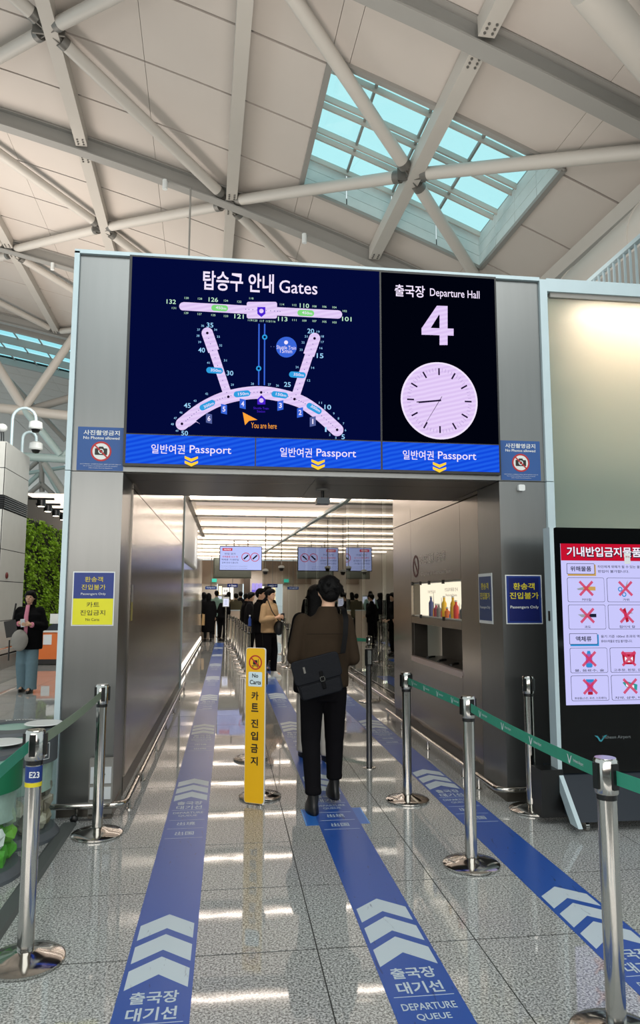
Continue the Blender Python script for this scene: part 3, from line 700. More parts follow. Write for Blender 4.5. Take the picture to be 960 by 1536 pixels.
g.box((WX+.03, 6.36, 1.225), (2.5, 8.14, 1.30)); g.build('backing', M['brushd'], wr, False)
B((WX+.01, FY+.5, 0), (WX+.03, 9.05, .135)).build('skirting', M['brushd'], wr, False)
# disposal slot with ledge
ds = thing('disposal_counter', 'recessed steel disposal counter with pale ledge and dark slots under the lit case', 'counter', (2.2, 7.25, .85))
B((WX-.012, 6.37, .80), (WX+.04, 8.14, .855)).build('front_ledge', mat('pink_steel_ledge', 'bfb0ab', .35, .5), ds, False)
B((WX+.04, 6.37, .80), (2.47, 8.14, .85)).build('tray', M['brushd'], ds, False)
for k in range(4):
    P = [(2.2+.13*t/6, 6.55+k*.42+.05*math.sin(math.pi*t/6)+.14*t/6, .856) for t in range(7)]
    MB().tube(P, .012, 8).build('handle_slot', M['black'], ds)
# illuminated display case
dc = thing('display_case', 'backlit glass display case of banned items set into the right steel wall', 'display case', (2.2, 7.25, 1.3))
B((2.215, 6.38, 1.315), (2.225, 8.13, 1.675)).build('lit_back_panel', emis('case_back_light', 'fff0d8', 1.25), dc, False)
B((WX+.03, 6.38, 1.307), (2.215, 8.13, 1.32)).build('shelf', M['white'], dc, False)
B((WX+.03, 6.38, 1.672), (2.215, 8.13, 1.682)).build('case_top', M['white'], dc, False)
for y, z in ((6.9, 1.675), (7.4, 1.675), (7.75, 1.675), (8.1, 1.675), (6.9, 1.312), (7.75, 1.312)):
    B((WX-.012, y-.012, z-.02), (WX+.012, y+.012, z+.02)).build('glass_clip', M['black'], dc, False)
CG = sky_glass((.97, .98, .97, 1), 'case_glass')
B((WX+.012, 6.38, 1.315), (WX+.018, 8.13, 1.675)).build('glass_front', CG, dc, False)
text('반입금지물품 안내', (2.213, 6.95, 1.60), -YA, ZA, .42, .035, M['ink'], dc); text('Restricted Items', (2.213, 6.95, 1.545), -YA, ZA, .36, .025, M['ink'], dc)
text('기내 반입금지', (2.213, 7.65, 1.58), -YA, ZA, .3, .035, M['ink'], dc)
icols = ['5a5f63', '8a3b44', 'd9382e', 'e0b21c', '2c6fc0', 'd96a2a', 'f2c21b', 'c44', '777', 'b03050', 'e8a020', '3b4a8a']
random.seed(3)
for k in range(12):
    c_ = icols[k]; c_ = c_ if len(c_) == 6 else ''.join(x*2 for x in c_)
    y = 6.50+k*.095; h_ = random.choice((.09, .12, .16, .2)); m = mat('case_item_'+c_, c_, .4)
    nm, lb = [('bottle', 'bottle'), ('knife', 'knife'), ('spray_can', 'can')][k % 3]
    col_words = ['grey', 'dull red', 'red', 'yellow', 'blue', 'orange', 'bright yellow', 'crimson', 'mid grey', 'magenta', 'amber', 'navy blue'][k]
    x = 2.175
    t = thing(nm, '%s %s standing in the lit display case, %s' % (col_words, nm.replace('_', ' '), ['nearest its right edge', 'near its right edge', 'right of centre', 'slightly right of its middle', 'by the tall items', 'in its centre', 'just left of the centre', 'among the middle items', 'left of the middle', 'near the left items', 'second from its left end', 'leftmost of the row'][k]), lb, (x, y, 1.32), 'confiscated items in the display case')
    if nm == 'knife': MB().prism([(x, y-.014, 1.32+h_*.35), (x, y+.014, 1.32+h_*.35), (x, y+.004, 1.32+h_*1.25)], (.004, 0, 0)).build('blade', M['chrome'], t, False); B((x-.006, y-.012, 1.32), (x+.01, y+.012, 1.32+h_*.4)).build('handle', m, t, False)
    else:
        MB().lathe((x, y, 1.32), [(.024, 0), (.026, .01), (.026, h_*.7), (.012, h_*.85), (.012, h_)], 12).build('body', m, t); MB().lathe((x, y, 1.32), [(.014, h_), (.014, h_+.015)], 10).build('cap', M['white'], t)
# engraved notice above the case
nt = thing('wall_notice', 'red banned symbol and pale lettering applied on the steel wall above the lit case', 'notice', (WX, 7.3, 1.75))
ring_mb((WX-.002, 7.93, 1.87), (0, -1, 0), (0, 0, 1), .10, .125, .002).build('ban_ring', mat('dark_red_print', '5a1f20', .5), nt)
MB().obox((WX-.002, 7.93, 1.87), (0, .7, .7), (0, -.7, .7), (1, 0, 0), .11, .012, .001).build('ban_bar', MATS['dark_red_print'], nt)
M['etch'] = mat('pale_wall_lettering', 'd8d2ca', .5)
text('반입금지물품 버리는 곳', (WX-.001, 7.28, 1.93), -YA, ZA, .95, .10, M['etch'], nt, bold=.01)
text('Disposal of Restricted Items', (WX-.001, 7.15, 1.77), -YA, ZA, 1.1, .05, M['etch'], nt)

# glazed partition
wg = struct('window_3')
def glassm():
    m = bpy.data.materials.new('partition_glass'); m.use_nodes = True; n = m.node_tree.nodes; l = m.node_tree.links
    for q in list(n): n.remove(q)
    out = n.new('ShaderNodeOutputMaterial'); t = n.new('ShaderNodeBsdfTransparent'); t.inputs[0].default_value = (.92, .95, .93, 1)
    g_ = n.new('ShaderNodeBsdfGlossy'); g_.inputs['Roughness'].default_value = .015; g_.inputs[0].default_value = (.92, .95, .93, 1)
    mx = n.new('ShaderNodeMixShader'); fz = n.new('ShaderNodeFresnel'); fz.inputs[0].default_value = 1.6
    l.new(fz.outputs[0], mx.inputs[0]); l.new(t.outputs[0], mx.inputs[1]); l.new(g_.outputs[0], mx.inputs[2]); l.new(mx.outputs[0], out.inputs[0]); return m
PG = glassm()
gp = [Vector((2.34, 9.06, 0)), Vector((2.38, 14.4, 0)), Vector((1.55, 33.0, 0))]
def glass_run(a, b_, n):
    d = (b_-a)/n
    for i in range(n):
        p0 = a+d*(i+.003); p1 = a+d*(i+1-.003)
        nn = Vector((d.y, -d.x, 0)).normalized()*.012
        MB().prism([p0+ZA*.12, p1+ZA*.12, p1+ZA*3.46, p0+ZA*3.46], nn).build('glass_pane', PG, wg, False)
glass_run(gp[0], gp[1], 3); glass_run(gp[1], gp[2], 10)
for a, b_ in ((gp[0], gp[1]), (gp[1], gp[2])):
    d = (b_-a).normalized(); s_ = Vector((d.y, -d.x, 0)); m_ = (a+b_)/2; L = (b_-a).length/2
    MB().obox(m_+ZA*3.49, d, s_, ZA, L, .05, .03).build('top_track', M['alu'], wg, False)
    MB().obox(m_+ZA*.06, d, s_, ZA, L, .04, .06).build('base_track', M['chrome'], wg, False)
# enclosing walls
we = struct('wall_back')
B((-2.2, 40.0, 2.2), (.86, 40.2, 3.5)).build('upper_panel', M['wallp'], we, False)
B((.86, 39.6, 0), (1.2, 40.0, 3.5)).build('dark_post', mat('dark_taupe', '4b4139', .5), we, False)
B((1.2, 40.0, 0), (4.2, 40.2, 3.5)).build('white_panel', M['wallw'], we, False)
B((-2.2, 40.05, 0), (-.6, 40.2, 2.2)).build('lower_panel', M['wallw'], we, False)
B((-.6, 43, 0), (.86, 43.2, 2.6)).build('shop_back', mat('shop_wall', '8d8f92', .5), we, False)
wo = struct('wall_outer')
B((3.9, 9.2, 0), (4.0, 43, 3.7)).build('right_panel', M['wallw'], wo, False)
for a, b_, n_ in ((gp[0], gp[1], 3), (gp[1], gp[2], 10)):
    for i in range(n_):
        q0 = a.lerp(b_, i/n_)+XA*.42; q1 = a.lerp(b_, (i+1)/n_)+XA*.42; MB().prism([q0, q1-YA*.01, q1-YA*.01+ZA*3.7, q0+ZA*3.7], XA*.05).build('glow_wall_panel', mat('wall_glow', 'e6ddd0', .5, emit=.30), wo, False)  # even glow added to the wall material, no lamps behind it
    d_ = (b_-a); MB().prism([a+XA*.22+ZA*.10, b_+XA*.22+ZA*.10, b_+XA*.26+ZA*.10, a+XA*.26+ZA*.10], ZA*.02).build('floor_light_strip', emis('base_strip', 'fff0dd', 14), wo, False)
B((2.45, 9.1, 0), (4.0, 9.2, 3.7)).build('closing_panel', M['wallw'], wo, False)
B((-2.4, 24.8, 0), (-2.2, 43, 3.7)).build('left_panel', M['wallw'], wo, False)
B((-2.3, 24.6, 0), (-.95, 24.75, 3.7)).build('return_panel', M['wallw'], wo, False)
# light strips ceiling
cc2 = struct('ceiling')
B((-1.25, 6.6, 3.78), (4.0, 43.2, 3.84)).build('slab', M['white'], cc2, False)
yb = (7.4, 9.85, 12.3, 14.8, 17.6, 20.4, 22.8, 25.2, 27.5, 29.9, 32.4, 35.6, 38.8, 43)
for a, b_ in zip(yb, yb[1:]): B((-.80 if a < 24.5 else -2.2, a+.36, 3.74), (3.88, b_, 3.77)).build('glow_ceiling_panel', emis('ceiling_glow', 'f2dccb', .72), cc2, False)  # ceiling glow put into the panel material; the strips are the lamps
for y in (7.4, 9.85, 12.3, 14.8, 17.6, 20.4, 22.8, 25.2, 27.5, 29.9, 32.4, 35.6, 38.8):
    o = B((-.84 if y < 24.5 else -2.2, y, 3.50), (3.9, y+.36, 3.735)).build('cross_beam', M['wallw'], cc2, False)
    B((-.84 if y < 24.5 else -2.2, y-.05, 3.56), (3.88, y-.005, 3.575)).build('light_strip', M['tape'], o, False)
B((-.9, 6.6, 3.50), (-.80, 24.4, 3.74)).build('edge_cove', M['wallw'], cc2, False)
for y in (12.48, 17.78, 22.98, 27.68, 32.58, 38.98):
    for x in (-.1, 1.2):
        MB().lathe((x, y, 3.485), [(.05, 0), (.07, 0), (.07, .015), (.05, .015)], 16).build('fill_spot_ring', M['alu'], cc2)  # ring made up to go with the added spot
        pl = bpy.data.lights.new('corridor_fill_spot', 'SPOT'); pl.energy = 120; pl.spot_size = math.radians(130); pl.spot_blend = .8; pl.color = (1, .93, .85); pl.shadow_soft_size = .05  # spots added to brighten the corridor
        lo = bpy.data.objects.new('corridor_fill_spot', pl); C.objects.link(lo); lo.location = (x, y, 3.46)
for x, y in ((1.0, 16.2), (1.0, 21.6), (1.6, 19.0)): MB().lathe((x, y, 3.70), [(.001, 0), (.06, 0), (.06, .03)], 16).build('smoke_detector', M['white'], cc2)

# hanging notice screens
def wscreen(label, x0, x1, z0, z1, Y, back=False, mirror=False):
    t = thing('hanging_display', label, 'display', ((x0+x1)/2, Y, z0))
    B((x0, Y, z0), (x1, Y+.09, z1)).build('housing', M['black'] if not back else mat('grey_green_back', '6f746b', .5), t, False)
    for x in ((x0+x1)/2-.25, (x0+x1)/2+.25): MB().tube([(x, Y+.05, z1), (x, Y+.05, 3.74)], .018, 8).build('ceiling_rod', M['steelg'], t)
    if back: B((x0+.05, Y-.01, z0+.05), (x1-.05, Y, z1-.05)).build('rear_plate', MATS['grey_green_back'], t, False); return t
    B((x0+.025, Y-.008, z0+.025), (x1-.025, Y, z1-.025)).build('screen', emis('notice_screen_light', 'bcc6fb', 1.0), t, False)
    w = x1-x0; h_ = z1-z0; T_ = emis('screen_text_blue', '4a4f86', 1); Rd = emis('screen_red', 'c93a55', 1); K = emis('screen_dark', '151528', 1)
    B((x0+.07*w, Y-.012, z1-.2*h_), (x0+.30*w, Y-.008, z1-.09*h_)).build('red_tag', Rd, t, False)
    text('NOTICE', (x0+.185*w, Y-.013, z1-.145*h_), XA, ZA, .16*w, .05*h_, emis('white_glow', 'ffffff', 1), t, bold=.02)
    for k, s in enumerate(('반입 금지', '위해물품 신고 및', '액체류 기내반입', '검색 안내 드립니다')): text(s, (x0+.25*w, Y-.01, z1-(.32+.12*k)*h_), XA, ZA, (.25, .36, .4, .38)[k]*w, .075*h_, Rd if k == 1 else T_, t, 'notice_lettering', .01)
    for k in range(2): text('Carrying prohibited items is not permitted', (x0+.35*w, Y-.01, z1-(.82+.08*k)*h_), XA, ZA, .6*w, .035*h_, T_, t, 'notice_lettering')
    for cx in (.62, .83):
        ring_mb((x0+cx*w, Y-.010, z0+.55*h_), (1, 0, 0), (0, 0, 1), .14*h_*1.1, .165*h_*1.1, -.002).build('ban_ring', Rd, t)
        MB().obox((x0+cx*w, Y-.010, z0+.55*h_), (1, 0, .9), (-.9, 0, 1), (0, 1, 0), .12*h_, .03*h_, .001).build('banned_item', K, t)
    return t
wscreen('pale blue hanging notice screen facing the queue beneath the strip lights', -.33, 1.21, 2.44, 3.33, 26)
wscreen('grey rear side of a hanging screen just behind the pale blue notice screen', -.58, .88, 2.2, 3.0, 27.8, back=True)
# security dome cameras inside
for (px, py, lb) in ((398, 858, 'black dome camera hanging from a rod, left one by the pale post'), (422, 853, 'black dome camera hanging from a rod, right one beside the glass partition')):
    p = at_y(px, py, 20); t = thing('dome_camera', lb, 'camera', tuple(p), 'dome cameras hanging in the corridor')
    MB().tube([(p.x, p.y, p.z+.06), (p.x, p.y, 3.72)], .012, 8).build('rod', M['steelg'], t); MB().lathe(p, [(.001, -.08), (.05, -.06), (.07, 0), (.075, .02)], 16).build('dome', M['black'], t); MB().lathe(p, [(.085, .02), (.085, .07), (.03, .09)], 16).build('housing', M['white'], t)
sc_ = thing('soffit_camera', 'dark camera on a short bracket under the middle of the gate lintel', 'camera', (.79, 6.0, 2.35))
MB().lathe((.79, 6.0, 2.425), [(.06, 0), (.06, .015)], 16).build('mount', M['steelg'], sc_); MB().tube([(.79, 6, 2.425), (.79, 6, 2.36)], .014, 8).build('stem', M['black'], sc_)
MB().obox((.79, 6.0, 2.335), (1, 0, 0), (0, 1, 0), (0, 0, 1), .055, .06, .025).build('body', mat('slate_grey', '59636a', .4), sc_, False)
# inner far signage
t = thing('exit_sign', 'small glowing green running figure sign over the far doorway', 'sign', (-.6, 39.9, 2.25)); p0 = at_y(318, 868, 39.85); p1 = at_y(325, 873, 39.85)
B((p0.x, 39.85, p1.z), (p1.x, 39.95, p0.z)).build('light_box', emis('exit_green', '4fd6b8', 1), t, False)
for (a, b_, lb, col, s) in (((308, 879.5), (325, 884), 'small dark blue direction sign beyond the crowd, left of the doorway', '24407a', 'Immigration'), ((341, 875.5), (356.5, 881), 'dark blue airline style sign with white symbol, right above the doorway', '1c2a66', '→ Gates')):
    p0 = at_y(a[0], a[1], 38.5); p1 = at_y(b_[0], b_[1], 38.5); t = thing('direction_sign', lb, 'sign', ((p0.x+p1.x)/2, 38.5, p1.z))
    B((p0.x, 38.5, p1.z), (p1.x, 38.6, p0.z)).build('board', emis('sign_'+col, col, .8), t, False); text(s, ((p0.x+p1.x)/2, 38.49, (p0.z+p1.z)/2), XA, ZA, (p1.x-p0.x)*.75, (p0.z-p1.z)*.5, emis('white_glow', 'ffffff', 1), t)
    MB().tube([((p0.x+p1.x)/2, 38.55, p0.z), ((p0.x+p1.x)/2, 38.55, 3.74)], .02, 6).build('rod', M['steelg'], t)
for k, (x, lb, col) in enumerate(((-.45, 'tall warm glowing shop light strip left in the far doorway', 'ffe2b0'), (.22, 'tall white glowing shop light strip right in the far doorway', 'fff4e0'))):
    t = thing('light_column', lb, 'lamp', (x, 42.4, 0)); B((x-.09, 42.4, .1), (x+.09, 42.5, 2.1)).build('glow_tube', emis('shop_glow_'+col, col, 2.2), t, False); B((x-.13, 42.35, 0), (x+.13, 42.55, .1)).build('foot', M['black'], t, False)
t = thing('shop_sign', 'small white square sign with dark marks inside the far doorway', 'sign', (-.15, 42, 1.8)); B((-.32, 42, 1.62), (.08, 42.05, 2.02)).build('board', emis('shop_white', 'f5efe6', 1.2), t, False); text('HI', (-.12, 41.99, 1.82), XA, ZA, .2, .14, M['ink'], t)
t = thing('wall_screen', 'row of purple and white lit panels on the far right wall', 'display', (1.9, 39.9, 1.9))
for k in range(6):
    xa = at_y(378+k*5.3, 875, 39.9); xb = at_y(378+k*5.3+4.4, 888, 39.9); B((xa.x, 39.9, xb.z), (xb.x, 39.95, xa.z)).build('lit_panel', emis('lit_lilac', 'b3a4ee' , 1.0), t, False); B((xa.x, 39.88, xb.z), (xb.x, 39.9, xb.z+.12)).build('lit_caption', emis('lit_violet', '7d6ce0', 1), t, False)

# floor bumper rails
def rail(name, lb, pts, posts):
    t = thing(name, lb, 'rail', (pts[0][0], pts[0][1], 0)); MB().tube(pts, .021, 14).build('tube', M['chrome'], t)
    for p in posts: MB().tube([(p[0], p[1], 0), (p[0], p[1], .09)], .010, 8).lathe((p[0], p[1], 0), [(.022, 0), (.022, .008)], 10).build('support_post', M['chrome'], t)
    return t
def bend(cx, cy, r, a0, a1, n=7): return [(cx+r*math.cos(math.radians(a0+(a1-a0)*i/n)), cy+r*math.sin(math.radians(a0+(a1-a0)*i/n)), .10) for i in range(n+1)]
t = rail('bumper_rail', 'low steel bumper rail curving around the left pillar into the corridor', [(-1.18, 5.25, .10)] + bend(-.78, 5.35, .10, -90, 0) + [(-.68, 6.2, .10), (-.68, 12.2, .10)], [(-1.0, 5.25), (-.68, 5.5)] + [(-.68, 6.3+k*1.15) for k in range(6)])
MB().tube([(-.68, 6.0, .10), (-.68, 6.06, .10)], .027, 14).build('joint_sleeve', M['bracket'], t)
rail('bumper_rail', 'low steel bumper rail curving around the right pillar base', [(2.6, 5.30, .10)] + bend(2.10, 5.38, .08, -90, -180)[:8] + [(2.02, 5.9, .10)], [(2.02, 5.72), (2.5, 5.30)])
rail('bumper_rail', 'straight low steel bumper rail along the right steel wall', [(2.02, 6.02, .10), (2.02, 9.1, .10)], [(2.02, 6.1), (2.02, 7.2), (2.02, 8.3), (2.02, 9.0)])
rail('bumper_rail', 'low steel bumper rail along the foot of the glass partition', [(2.24, 9.3, .10), (2.28, 14.4, .10)], [(2.24, 9.4), (2.25, 10.6), (2.26, 11.8), (2.27, 13.0)])
rail('bumper_rail', 'low steel bumper rail at the foot of the light corridor wall, far left', [(-.80, 12.5, .10), (-.80, 24, .10)], [(-.80, 12.6+k*2) for k in range(6)])

# ------------------------------------------------------------------ floor guide lines
def stripe(lb, x0, y0, y1, apexes):
    w = .283; t = thing('queue_line', lb, 'floor marking', (x0+w/2, y0, 0), 'blue queue lines on the floor')
    far = 12.5
    B((x0, y0, .0002), (x0+w, y1, .0012)).build('blue_strip', M['line'], t, False)
    cx = x0+w/2
    for A in apexes:
        if A > y1+.1: continue
        for k in range(3):
            a = A-.205*k; hw = w*.435
            MB().prism([(cx, a, .0014), (cx+hw, a-.11, .0014), (cx+hw, a-.255, .0014), (cx, a-.145, .0014), (cx-hw, a-.255, .0014), (cx-hw, a-.11, .0014)], (0, 0, .0004)).build('white_chevron', M['linew'], t, False)
        if A < 18:
            ft = lambda s, dy, ww, hh, b_=.0: text(s, (cx, A+dy, .0014), XA, YA, ww, hh, M['linew'], t, 'lettering', b_, 1, .0006)
            ft('출국장', -.725, .185, .085, .02); ft('대기선', -.835, .185, .085, .02)
            ft('DEPARTURE', -.965, .21, .045, .01); ft('QUEUE', -1.035, .13, .045, .01); ft('出境', -1.21, .12, .07, .01); ft('出国', -1.41, .12, .07, .01)
            for dy in (-.895, -1.13, -1.31, -1.50): B((cx-w*.42, A+dy-.0015, .0012), (cx+w*.42, A+dy+.0015, .0018)).build('thin_rule', M['linew'], t, False)
    return t
ap = [3.715+2.605*k for k in range(-1, 9)]
stripe('leftmost blue queue line along the floor with white chevrons', -.395, 1.9, 24.0, ap)
stripe('middle blue queue line under the walking man with white chevrons', .635, 1.9, 17.5, [a+.055 for a in ap])
stripe('rightmost blue queue line passing between the green belt posts', 1.605, 1.9, 13.8, [a+.09 for a in ap])
t = thing('blue_floor_patch', 'brighter blue vinyl patch with pale edges under the walking man', 'floor marking', (.77, 5.15, 0))
B((.545, 4.97, .0001), (.985, 5.34, .0009)).build('vinyl_patch', M['blueb'], t, False)
for x in (.548, .976): B((x, 4.98, .0009), (x+.006, 5.33, .0011)).build('edge_line', mat('light_blue_print', '6fa8dd', .4), t, False)

# ------------------------------------------------------------------ stanchions
def make_stanchion(h=.95):
    t = thing('belt_stanchion', 'x', 'stanchion', (0, 0, 0))
    MB().lathe((0, 0, 0), [(.155, 0), (.162, .004), (.162, .014), (.150, .022), (.10, .034), (.055, .044), (.042, .05)], 44).build('base', M['chrome'], t)
    MB().lathe((0, 0, 0), [(.034, .045), (.034, h-.14)], 28).build('pole', M['chrome'], t)
    MB().lathe((0, 0, 0), [(.036, h-.145), (.036, h-.125)], 28).build('black_collar', M['black'], t)
    hd = MB().lathe((0, 0, 0), [(.040, h-.125), (.0415, h-.12), (.0415, h-.008), (.037, h), (.001, h)], 28).build('head', M['chrome'], t)
    for a in range(4):
        d = Vector((math.cos(a*math.pi/2), math.sin(a*math.pi/2), 0)); s_ = Vector((-d.y, d.x, 0))
        MB().obox(d*.042+ZA*(h-.06), d, s_, ZA, .008, .012, .045).build('belt_slot', M['black'], hd, False)
    return t
st0 = make_stanchion(); ST = {}
def stan(key, x, y, lb, group=None, rz=0.0, proto=None):
    p = st0
    o = place(p, bool(ST), (x, y, 0), lb, group, rz); ST[key] = o; return o
stan('1', -.82, 3.33, 'steel belt stanchion nearest the camera on the left, wearing a blue E23 band')
stan('2', -.81, 4.95, 'steel belt stanchion standing before the left gate pillar', rz=.3)
stan('3', 1.37, 5.47, 'steel belt stanchion where the green belt begins, in the gate opening', rz=.35)
stan('4', 1.41, 4.15, 'middle steel belt stanchion of the green belt line on the right', rz=.2)
stan('5', 1.372, 2.53, 'nearest right steel belt stanchion, cut by the bottom edge', rz=.25)
stan('6', 2.20, 5.12, 'steel belt stanchion standing before the dark right pillar', rz=.6)
stan('8', .24, 6.98, 'steel belt stanchion hidden behind the yellow sign, only its farther base showing')
stan('9', .27, 5.70, 'steel belt stanchion carrying the yellow sign')
stan('10', 2.08, 10.5, 'steel belt stanchion by the glass partition with a green belt', rz=.5)
rows = [(.41, 13.9), (.37, 14.7), (.33, 15.5), (.31, 16.4), (.28, 17.4), (.26, 18.5), (.22, 19.8), (.15, 21.2), (.05, 22.6)]
for k, (x, y) in enumerate(rows): stan('r%d' % k, x, y, 'belt stanchion of the far dividing row, %s from the camera' % ('nearest', 'second', 'third', 'fourth', 'fifth', 'sixth', 'seventh', 'eighth', 'farthest')[k], 'stanchions dividing the far lanes')
for k, (x, y, lb) in enumerate(((1.27, 16.6, 'belt stanchion standing right of the tan shirted person, farther one'), (1.30, 15.6, 'belt stanchion standing right of the tan shirted person, nearer one'), (1.5, 19.2, 'distant belt stanchion near the glass partition'))): stan('q%d' % k, x, y, lb)
t = thing('belt_stanchion', 'slim steel post fixed in the floor right of the walking man', 'stanchion', (1.285, 6.52, 0))
MB().lathe((1.285, 6.52, 0), [(.062, 0), (.062, .006), (.03, .009)], 24).build('floor_plate', M['chrome'], t)
MB().lathe((1.285, 6.52, 0), [(.026, .006), (.026, .90)], 24).build('pole', mat('dark_chrome', '6f7072', .2, .9), t)
MB().lathe((1.285, 6.52, 0), [(.036, .90), (.036, 1.05), (.03, 1.055), (.001, 1.055)], 24).build('head', M['black'], t)
MB().obox((1.285, 6.48, .98), XA, YA, ZA, .016, .006, .06).build('belt_slot', M['chrome'], t, False)
# blue band on stanchion 1
t = thing('number_band', 'blue adhesive band reading E23 around the nearest left stanchion', 'sticker', (-.82, 3.33, .75))
MB().lathe((-.82, 3.33, 0), [(.0355, .735), (.0355, .80)], 28).build('band', mat('band_blue', '17357c', .45), t)
text('E23', (-.808, 3.2935, .768), XA, ZA, .042, .026, M['paper'], t, bold=.02)
MB().lathe((-.82, 3.33, 0), [(.0352, .715), (.0352, .732)], 28).build('yellow_tape', mat('yellow_tape', 'd6c51f', .5), t)
# belts
def belt(lb, p, q, m, prints, group='webbing belts between the stanchions', sag=.0, w=.05):
    p = Vector(p); q = Vector(q); d = (q-p).normalized(); s_ = Vector((d.y, -d.x, 0)).normalized(); N = 10
    t = thing('retractable_belt', lb, 'belt', tuple((p+q)/2), group); mb = MB(); b = 0; pts = []
    for i in range(N+1):
        f_ = i/N; c = p.lerp(q, f_) - ZA*sag*4*f_*(1-f_); pts.append(c)
        mb.v += [c-ZA*w/2-s_*.0008, c+ZA*w/2-s_*.0008, c+ZA*w/2+s_*.0008, c-ZA*w/2+s_*.0008]
    for i in range(N):
        for k in range(4): k2 = (k+1) % 4; mb.f.append((i*4+k, i*4+k2, (i+1)*4+k2, (i+1)*4+k))
    mb.f += [(0, 1, 2, 3), (N*4+3, N*4+2, N*4+1, N*4)]
    mb.build('webbing', m, t, False)
    fwd = d if d.x*1 > 0 or abs(d.x) < .2 and d.y < 0 else -d     # reading direction left to right from the hall side
    zz = Vector((0, 0, 1)); zz = (zz-fwd*zz.dot(fwd)).normalized(); nn = fwd.cross(zz)
    for f_ in prints:
        c = p.lerp(q, f_) - ZA*sag*4*f_*(1-f_)
        wm = M['paper']
        k = .016
        L = [(-1.6, 1.0), (-.9, .8), (-.35, -.1), (0, -.9), (.5, -.1), (1.1, .8), (1.7, 1.0), (1.1, .0), (.3, -1.25), (0, -1.4), (-.5, -1.1), (-1.0, .1)]
        MB().prism([c - fwd*.035 + fwd*a*k*.8 + zz*b_*k*.95 + nn*.0012 for a, b_ in L], nn*.0003).build('bird_logo', wm, t, False)
        MB().prism([c - fwd*.035 + fwd*(.25+a)*k*.8*.6 + zz*(.35+b_)*k*.8 + nn*.0016 for a, b_ in circ(0, 0, .55, 10)], nn*.0003).build('logo_dot', m, t, False)
        text('Incheon Airport', c+fwd*.045+nn*.001, fwd, zz, .085, .017, wm, t, 'lettering', .005)
    return t
Zb = .888
belt('green printed belt between the first two stanchions at the gate opening', (1.375, 5.42, Zb), (1.41, 4.20, Zb), M['belt'], (.12, .36, .60, .84))
belt('green printed belt running to the nearest right stanchion', (1.41, 4.10, Zb), (1.375, 2.58, Zb), M['belt'], (.13, .36, .60, .86), sag=.012)
belt('green belt leaving the frame at the right edge', (1.385, 2.49, Zb), (1.52, 1.7, Zb), M['belt'], (), sag=0)
belt('green belt in a backlit grey tone between the two left stanchions above the bins', (-.81, 4.90, Zb), (-.82, 3.38, Zb), M['belt_backlit'], (.16, .50, .82), sag=.015)
belt('green belt leaving the frame at the left edge', (-.835, 3.28, Zb), (-.80, 2.3, Zb), M['belt'], (.3, .7))
belt('green belt reaching the glass partition behind the walking man', (2.05, 10.5, Zb), (1.3, 11.6, Zb), M['belt'], ())
for k_, (a, b_) in enumerate(zip(rows, rows[1:])):
    belt('dark belt of the far dividing row, %s span from the camera' % ('nearest', 'second', 'third', 'fourth', 'fifth', 'sixth', 'seventh', 'farthest')[k_], (a[0], a[1]+.04, Zb), (b_[0], b_[1]-.04, Zb), mat('dark_webbing', '2c3130', .6), (), 'belts of the far dividing row')
belt('dark belt between the two stanchions right of the tan shirted person', (1.27, 16.55, Zb), (1.30, 15.65, Zb), MATS['dark_webbing'], ())

# ------------------------------------------------------------------ yellow NO CARTS board
sb = thing('no_carts_sign', 'tall narrow yellow board with no carts symbol and black lettering', 'sign', (.215, 5.50, .02))
th = math.radians(-27); bx = Vector((math.cos(th), math.sin(th), 0)); by = Vector((-bx.y, bx.x, 0)); bc = Vector((.214, 5.47, 0))
def bp(u, z, o=0): return bc+bx*u+ZA*z-by*o
hw_ = .077
MB().prism([bp(x, z, 0) for x, z in rrect(-hw_, .02, hw_, 1.14, .02)], by*.012).build('board', M['yellow'], sb, False)
MB().prism([bp(x, z, -.001) for x, z in rrect(-hw_-.003, .018, hw_+.007, 1.143, .02)], by*.010).build('white_edge', M['white'], sb, False)
ring_mb(bp(0, 1.035, .0012), bx, ZA, .045, .054, .0008).build('ban_ring', M['red'], sb)
MB().prism([bp(x, z, .0005) for x, z in rrect(-.02, 1.018, .016, 1.052, .006)], -by*.0006).build('luggage_icon', M['ink'], sb, False)
for a in ((-.030, 1.008, .030, 1.013), (.022, 1.008, .026, 1.06), (-.024, .998, -.016, 1.006), (.012, .998, .02, 1.006)):
    MB().prism([bp(a[0], a[1], .0005), bp(a[2], a[1], .0005), bp(a[2], a[3], .0005), bp(a[0], a[3], .0005)], -by*.0006).build('cart_icon', M['ink'], sb, False)
MB().obox(bp(0, 1.035, .0016), bx-ZA*.95, bx*.95+ZA, by, .047, .0045, .0004).build('ban_bar', M['red'], sb, False)
MB().prism([bp(x, z, .0005) for x, z in rrect(-.056, .858, .056, .965, .008)], -by*.0006).build('white_label', mat('pale_blue_label', 'cfe3ea', .5), sb, False)
text('No', bp(.0, .938, .0012), bx, ZA, .05, .030, M['ink'], sb, bold=.02); text('Carts', bp(.002, .890, .0012), bx, ZA, .092, .032, M['ink'], sb, bold=.02)
for s, z in (('카', .80), ('트', .715), ('진', .60), ('입', .51), ('금', .42), ('지', .33)): text(s, bp(0, z-.01, .0008), bx, ZA, .058, .062, M['ink'], sb, 'korean_lettering', .025)
MB().obox((.25, 5.6, .7), XA, YA, ZA, .03, .10, .012).build('clamp', M['chrome'], sb, False)

